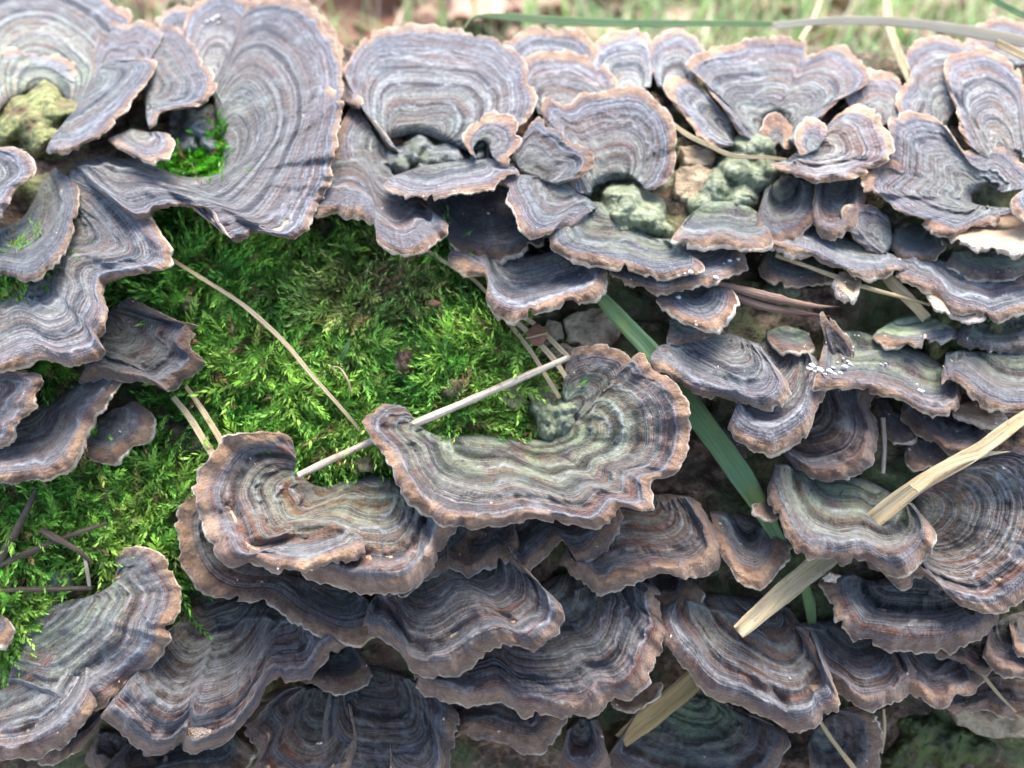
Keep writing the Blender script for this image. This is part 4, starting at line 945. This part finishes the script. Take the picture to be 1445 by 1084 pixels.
pebble('seed_husk', 'pale orange-white bead at the left tip of the long straight shelf', 'seed', 1171, 815, 10, top_lift(1175, 822) + .05, M_SEED)
pebble('bark_crumb', 'dark purplish crumb in the olive part of the moss', 'crumb', 571, 512, 17, .4, M_BARK, (.8, 1, 1.2), 'crumbs in the moss')
pebble('bark_crumb', 'grey-green crumb below the purplish one in the moss', 'crumb', 645, 550, 19, .25, M_BARK, (1, .8, .7), 'crumbs in the moss')
pebble('bark_crumb', 'brown crumb at the upper left of the moss by the straw', 'crumb', 268, 428, 15, .25, M_BARK, (1, .8, .7), 'crumbs in the moss')
pebble('bark_crumb', 'reddish brown crumb beside the crumpled brown bracket', 'crumb', 276, 488, 9, .3, M_LEAF, (1, .7, .8), 'crumbs in the moss')
pebble('bark_crumb', 'small brown splinter in the moss below the drooping bracket', 'crumb', 612, 428, 9, .5, M_LEAF, (1.4, .6, .5), 'crumbs in the moss')
pebble('bark_crumb', 'dark wet crumb under the pale stem by the stepped bracket', 'crumb', 515, 655, 16, .3, M_BARK, (1, .8, .7), 'crumbs in the moss')

def specks():
    V, F, C = [], [], []
    for P, nn in SPECKS:
        for _ in range(rng.integers(1, 4)):
            t1 = np.cross(nn, rng.normal(size=3)); t1 /= np.linalg.norm(t1); t2 = np.cross(nn, t1)
            c = P + (t1 * rng.normal() + t2 * rng.normal()) * 0.05
            r = rng.uniform(0.012, 0.04)
            st = len(V)
            col_ = np.array([0.62, 0.56, 0.45]) if rng.random() < 0.55 else np.array([0.13, 0.08, 0.045])
            for q in range(5):
                a = q * 1.2566 + rng.normal(0, .2)
                V.append(c + t1 * math.cos(a) * r * rng.uniform(.6, 1.8) + t2 * math.sin(a) * r * rng.uniform(.4, 1) - nn * 0.01)
            V.append(c + nn * (0.012 + 0.3 * r))
            for q in range(5):
                F.append((st + q, st + (q + 1) % 5, st + 5))
            C += [col_] * 6
    o = mesh_obj('debris_specks', np.array(V), np.array(F), M_SPECK, smooth=False, attrs={'tint': np.array(C)})
    tag(o, 'tiny specks of dust and litter scattered on the brackets', 'debris', kind='stuff')
specks()

# ------------------------------------------------------------------ moss
def inside(poly, x, y):
    r = np.zeros(x.shape, bool); n = len(poly)
    for i in range(n):
        x1, y1 = poly[i]; x2, y2 = poly[(i + 1) % n]
        c = ((y1 > y) != (y2 > y)) & (x < (x2 - x1) * (y - y1) / (y2 - y1 + 1e-9) + x1)
        r ^= c
    return r
MOSS = [
    [(150, 395), (225, 300), (330, 290), (450, 280), (560, 335), (650, 360), (692, 430), (728, 470), (752, 505), (742, 545), (775, 580), (802, 592), (802, 640), (690, 640), (590, 620), (520, 700), (410, 690), (300, 660), (300, 720), (265, 770), (275, 850), (180, 850), (130, 830), (110, 770), (0, 800), (-30, 690), (100, 640), (200, 600), (262, 540), (180, 470)],
    [(-20, 390), (40, 370), (90, 360), (80, 390), (40, 470), (-20, 480)],
    [(236, 205), (262, 196), (300, 215), (312, 240), (282, 252), (240, 240)],
    [(295, 180), (320, 178), (328, 200), (305, 205)],
    [(-20, 840), (20, 850), (60, 880), (30, 920), (-20, 900)],
    [(20, 500), (70, 505), (60, 530), (20, 525)],
    [(560, 335), (650, 350), (660, 380), (600, 370)],
]
DENS = [5200, 350, 260, 50, 220, 80, 160]
def moss():
    ml = moss_lift
    Vs, Fs, Cs = [], [], []
    off = 0
    for pi, (poly, cnt) in enumerate(zip(MOSS, DENS)):
        pl = np.array(poly, float)
        x0, y0 = pl.min(0); x1, y1 = pl.max(0)
        xs_ = rng.uniform(x0, x1, cnt * 4); ys_ = rng.uniform(y0, y1, cnt * 4)
        ok = inside(poly, xs_, ys_)
        if pi == 0:   # bare, thin spots
            ok &= ~((np.hypot(xs_ - 60, (ys_ - 835) * 1.3) < 60))
            ok &= (noise3(xs_ / 38, ys_ / 38, 2) > -0.62)
        tl = np.array([top_lift(min(1480, max(-40, x_)), y_) for x_, y_ in zip(xs_, ys_)])
        ok &= ~((tl > 0.05) & (tl < 1.0) & (rng.random(len(xs_)) < (0.93 if pi != 0 else 0.85)))
        px = np.stack([xs_[ok], ys_[ok]], -1)[:cnt]
        B, nrm = on_bark(px, 0.0)
        cush = ml(px)
        B = B + nrm * cush[:, None]
        n = len(px)
        yel = np.clip(0.5 + 0.75 * noise3(px[:, 0] / 75, px[:, 1] / 75, 7) + 0.22 * rng.normal(size=n), 0, 1)
        olive = np.clip(np.exp(-(((px[:, 0] - 540) / 85) ** 2 + ((px[:, 1] - 425) / 55) ** 2)) * 1.8 + 0.5 * noise3(px[:, 0] / 45, px[:, 1] / 45, 31) - .1, 0, 1)
        base = np.array([0.085, 0.260, 0.040])[None] * (1 - yel[:, None]) + np.array([0.270, 0.420, 0.075])[None] * yel[:, None]
        base = base * (1 - 0.75 * olive[:, None]) + np.array([0.240, 0.210, 0.090])[None] * 0.75 * olive[:, None]
        if pi in (2, 3): base = np.array([[0.07, 0.26, 0.014]]) * np.ones((n, 1))
        dead = (rng.random(n) < 0.07)[:, None]
        base = np.where(dead, np.array([[0.22, 0.145, 0.07]]), base)
        base = base * (0.70 + 0.65 * rng.random((n, 1)))
        # shoot axes
        th = rng.uniform(0, 2 * math.pi, n)
        t1 = np.tile(np.array([[1.0, 0, 0]]), (n, 1)); t2 = np.cross(nrm, t1)
        flow = noise3(px[:, 0] / 60, px[:, 1] / 60, 50) * 3.0
        th = np.where(rng.random(n) < 0.6, flow + rng.normal(0, 0.6, n), th)
        side = t1 * np.cos(th)[:, None] + t2 * np.sin(th)[:, None]
        el = rng.uniform(0.0, 0.95, n) ** 1.2
        ax0 = side * np.cos(el)[:, None] + nrm * np.sin(el)[:, None]
        ln = rng.uniform(0.5, 1.25, n) * (0.7 if pi in (2, 3) else 1)
        nl = 30
        leafL = rng.uniform(0.125, 0.21, n) * np.where(noise3(px[:, 0] / 50, px[:, 1] / 50, 71) > 0.15, 1.35, 0.95)
        for k in range(nl):
            f = (k + 0.5) / nl
            bend = nrm * (0.35 * f * f) * np.where(rng.random(n) < .5, 1, -.6)[:, None] * 0 + side * (0.35 * f * f)[..., None] if False else side * 0.30 * f * f
            pos = B + (ax0 * f + bend * 0.6) * ln[:, None]
            ax = ax0 + side * 0.45 * f
            ax = ax / np.linalg.norm(ax, axis=1, keepdims=True)
            u = np.cross(ax, nrm + 0.01); u /= np.linalg.norm(u, axis=1, keepdims=True)
            v = np.cross(ax, u)
            a = 2.4 * k + rng.normal(0, 0.25, n)
            rad = u * np.cos(a)[:, None] + v * (np.sin(a) * 0.4)[:, None]
            open_ = 1.0 * (1 - f ** 3) + 0.2
            dr = rad * open_ + ax * (0.55 + 0.5 * f)
            dr /= np.linalg.norm(dr, axis=1, keepdims=True)
            wv = np.cross(dr, rad * 0.2 + ax); wv /= np.maximum(np.linalg.norm(wv, axis=1, keepdims=True), 1e-6)
            nn = np.cross(dr, wv)
            L = leafL * (0.75 + 0.5 * math.sin(math.pi * min(1, f + 0.15)))
            Wd = L * 0.18
            p0 = pos; p1 = pos + dr * (L * .42)[:, None] + wv * Wd[:, None] + nn * (Wd * .35)[:, None]
            p2 = pos + dr * L[:, None]; p3 = pos + dr * (L * .42)[:, None] - wv * Wd[:, None] + nn * (Wd * .35)[:, None]
            V = np.stack([p0, p1, p2, p3], 1).reshape(-1, 3)
            i = np.arange(n) * 4 + off
            Fs.append(np.stack([i, i + 1, i + 2], 1)); Fs.append(np.stack([i, i + 2, i + 3], 1))
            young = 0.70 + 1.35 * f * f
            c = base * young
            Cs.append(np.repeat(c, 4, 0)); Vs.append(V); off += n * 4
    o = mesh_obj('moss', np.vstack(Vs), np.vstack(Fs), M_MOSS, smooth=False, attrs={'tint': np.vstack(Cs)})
    tag(o, 'green feathery moss on the log', 'moss', kind='stuff')
def moss_lift(px):
    return 0.16 + 0.20 * noise3(px[:, 0] / 42, px[:, 1] / 42, 11) + 0.08 * noise3(px[:, 0] / 18, px[:, 1] / 18, 12)
moss()

# ------------------------------------------------------------------ behind the log: grass, leaf litter
def grass_stuff():
    n = 5200
    x = rng.uniform(-75, 75, n); y = rng.uniform(41, 150, n) ** 1.0
    h = rng.uniform(5, 17, n)
    az = rng.uniform(0, 2 * math.pi, n); lean = rng.uniform(0.2, 1.2, n)
    wd = rng.uniform(0.10, 0.28, n)
    keep = (x > 2) | (rng.random(n) < 0.22)
    h = np.where(keep, h, 0.4)
    dry = rng.random(n) < 0.40
    c = np.where(dry[:, None], np.array([[0.66, 0.57, 0.41]]), np.array([[0.27, 0.46, 0.16]])) * rng.uniform(0.7, 1.35, (n, 1))
    Vs, Fs, Cs = [], [], []
    segs = 6
    dirx, diry = np.cos(az), np.sin(az)
    rows = []
    for k in range(segs + 1):
        f = k / segs
        px_ = x + dirx * lean * h * f ** 1.6 * 0.7; py_ = y + diry * lean * h * f ** 1.6 * 0.7
        pz = h * (f - 0.35 * lean * f * f) 
        w = wd * (1 - f) ** 0.6 + 0.01
        rows.append((np.stack([px_ - diry * w, py_ + dirx * w, pz], -1), np.stack([px_ + diry * w, py_ - dirx * w, pz], -1)))
    V = np.stack([np.stack(r, 1) for r in rows], 1).reshape(n, -1, 3)
    m_ = V.shape[1]
    F = []
    for k in range(segs):
        a = np.arange(n) * m_ + 2 * k
        F.append(np.stack([a, a + 1, a + 3, a + 2], 1))
    o = mesh_obj('grass', V.reshape(-1, 3), np.vstack(F), M_MOSS, attrs={'tint': np.repeat(c, m_, 0)})
    tag(o, 'mixed green and dry grass behind the log', 'grass', kind='stuff')
grass_stuff()

def leaf_mesh(L, Wd, curl, seed):
    nu, nv = 9, 6
    u, v = np.meshgrid(np.linspace(0, 1, nu), np.linspace(-1, 1, nv), indexing='ij')
    w = Wd * np.sin(np.pi * np.clip(u * 0.96 + 0.02, 0, 1)) ** 0.7 * (1 + 0.18 * np.sin(u * 22))
    X, Y = (u - .5) * L, v * w
    Z = curl * (v ** 2) * Wd + 0.15 * L * (u - .5) ** 2 + 0.06 * L * noise3(u * 4, v * 2, seed)
    top = np.stack([X, Y, Z], -1).reshape(-1, 3)
    return top, nu, nv
def fallen_leaf(label, loc, L, rz, tilt, seed, mat):
    top, nu, nv = leaf_mesh(L, L * .33, .5, seed)
    cz, sz, ct, stt = math.cos(rz), math.sin(rz), math.cos(tilt), math.sin(tilt)
    Rm = np.array([[cz, -sz, 0], [sz, cz, 0], [0, 0, 1]]) @ np.array([[1, 0, 0], [0, ct, -stt], [0, stt, ct]])
    V = np.vstack([top, top - [0, 0, .04]]) @ Rm.T + np.array(loc)
    f = grid_faces(nu, nv)
    o = mesh_obj('fallen_leaf', V, np.vstack([f, f[:, ::-1] + len(top)]), mat)
    return tag(o, label, 'leaf', 'dead leaves behind the log')
for a in [('large reddish-brown blurred leaf at the top edge left of the big pale fan', (-22, 108, 3.2), 15, .3, .7, 1, M_LEAF),
          ('pinkish blurred leaf at the top edge above the big pale fan', (-6, 112, 3.5), 15, 1.2, .6, 2, M_LITTER),
          ('tan blurred leaf at the top edge above the rounded fan', (12, 116, 3.4), 13, 2.4, .6, 3, M_LITTER),
          ('dark brown blurred leaf at top beside the ring-shaped bracket', (-36, 106, 3.2), 12, .1, .8, 4, M_LEAF)]:
    fallen_leaf(*a)
def litter():
    n = 900
    Vs, Fs, off = [], [], 0
    for i in range(n):
        L = random.uniform(4, 9)
        top, nu, nv = leaf_mesh(L, L * random.uniform(.22, .4), random.uniform(.2, .9), i)
        rz, ti = random.uniform(0, 6.28), random.gauss(0, .35)
        cz, sz, ct, stt = math.cos(rz), math.sin(rz), math.cos(ti), math.sin(ti)
        Rm = np.array([[cz, -sz, 0], [sz, cz, 0], [0, 0, 1]]) @ np.array([[1, 0, 0], [0, ct, -stt], [0, stt, ct]])
        Vs.append(top @ Rm.T + np.array([random.uniform(-110, 110), random.uniform(45, 230), random.uniform(.6, 2.2)]))
        Fs.append(grid_faces(nu, nv) + off); off += len(top)
    o = mesh_obj('leaf_litter', np.vstack(Vs), np.vstack(Fs), M_LITTER)
    tag(o, 'blurred dead leaf litter on the ground behind the log', 'leaf litter', kind='stuff')
litter()
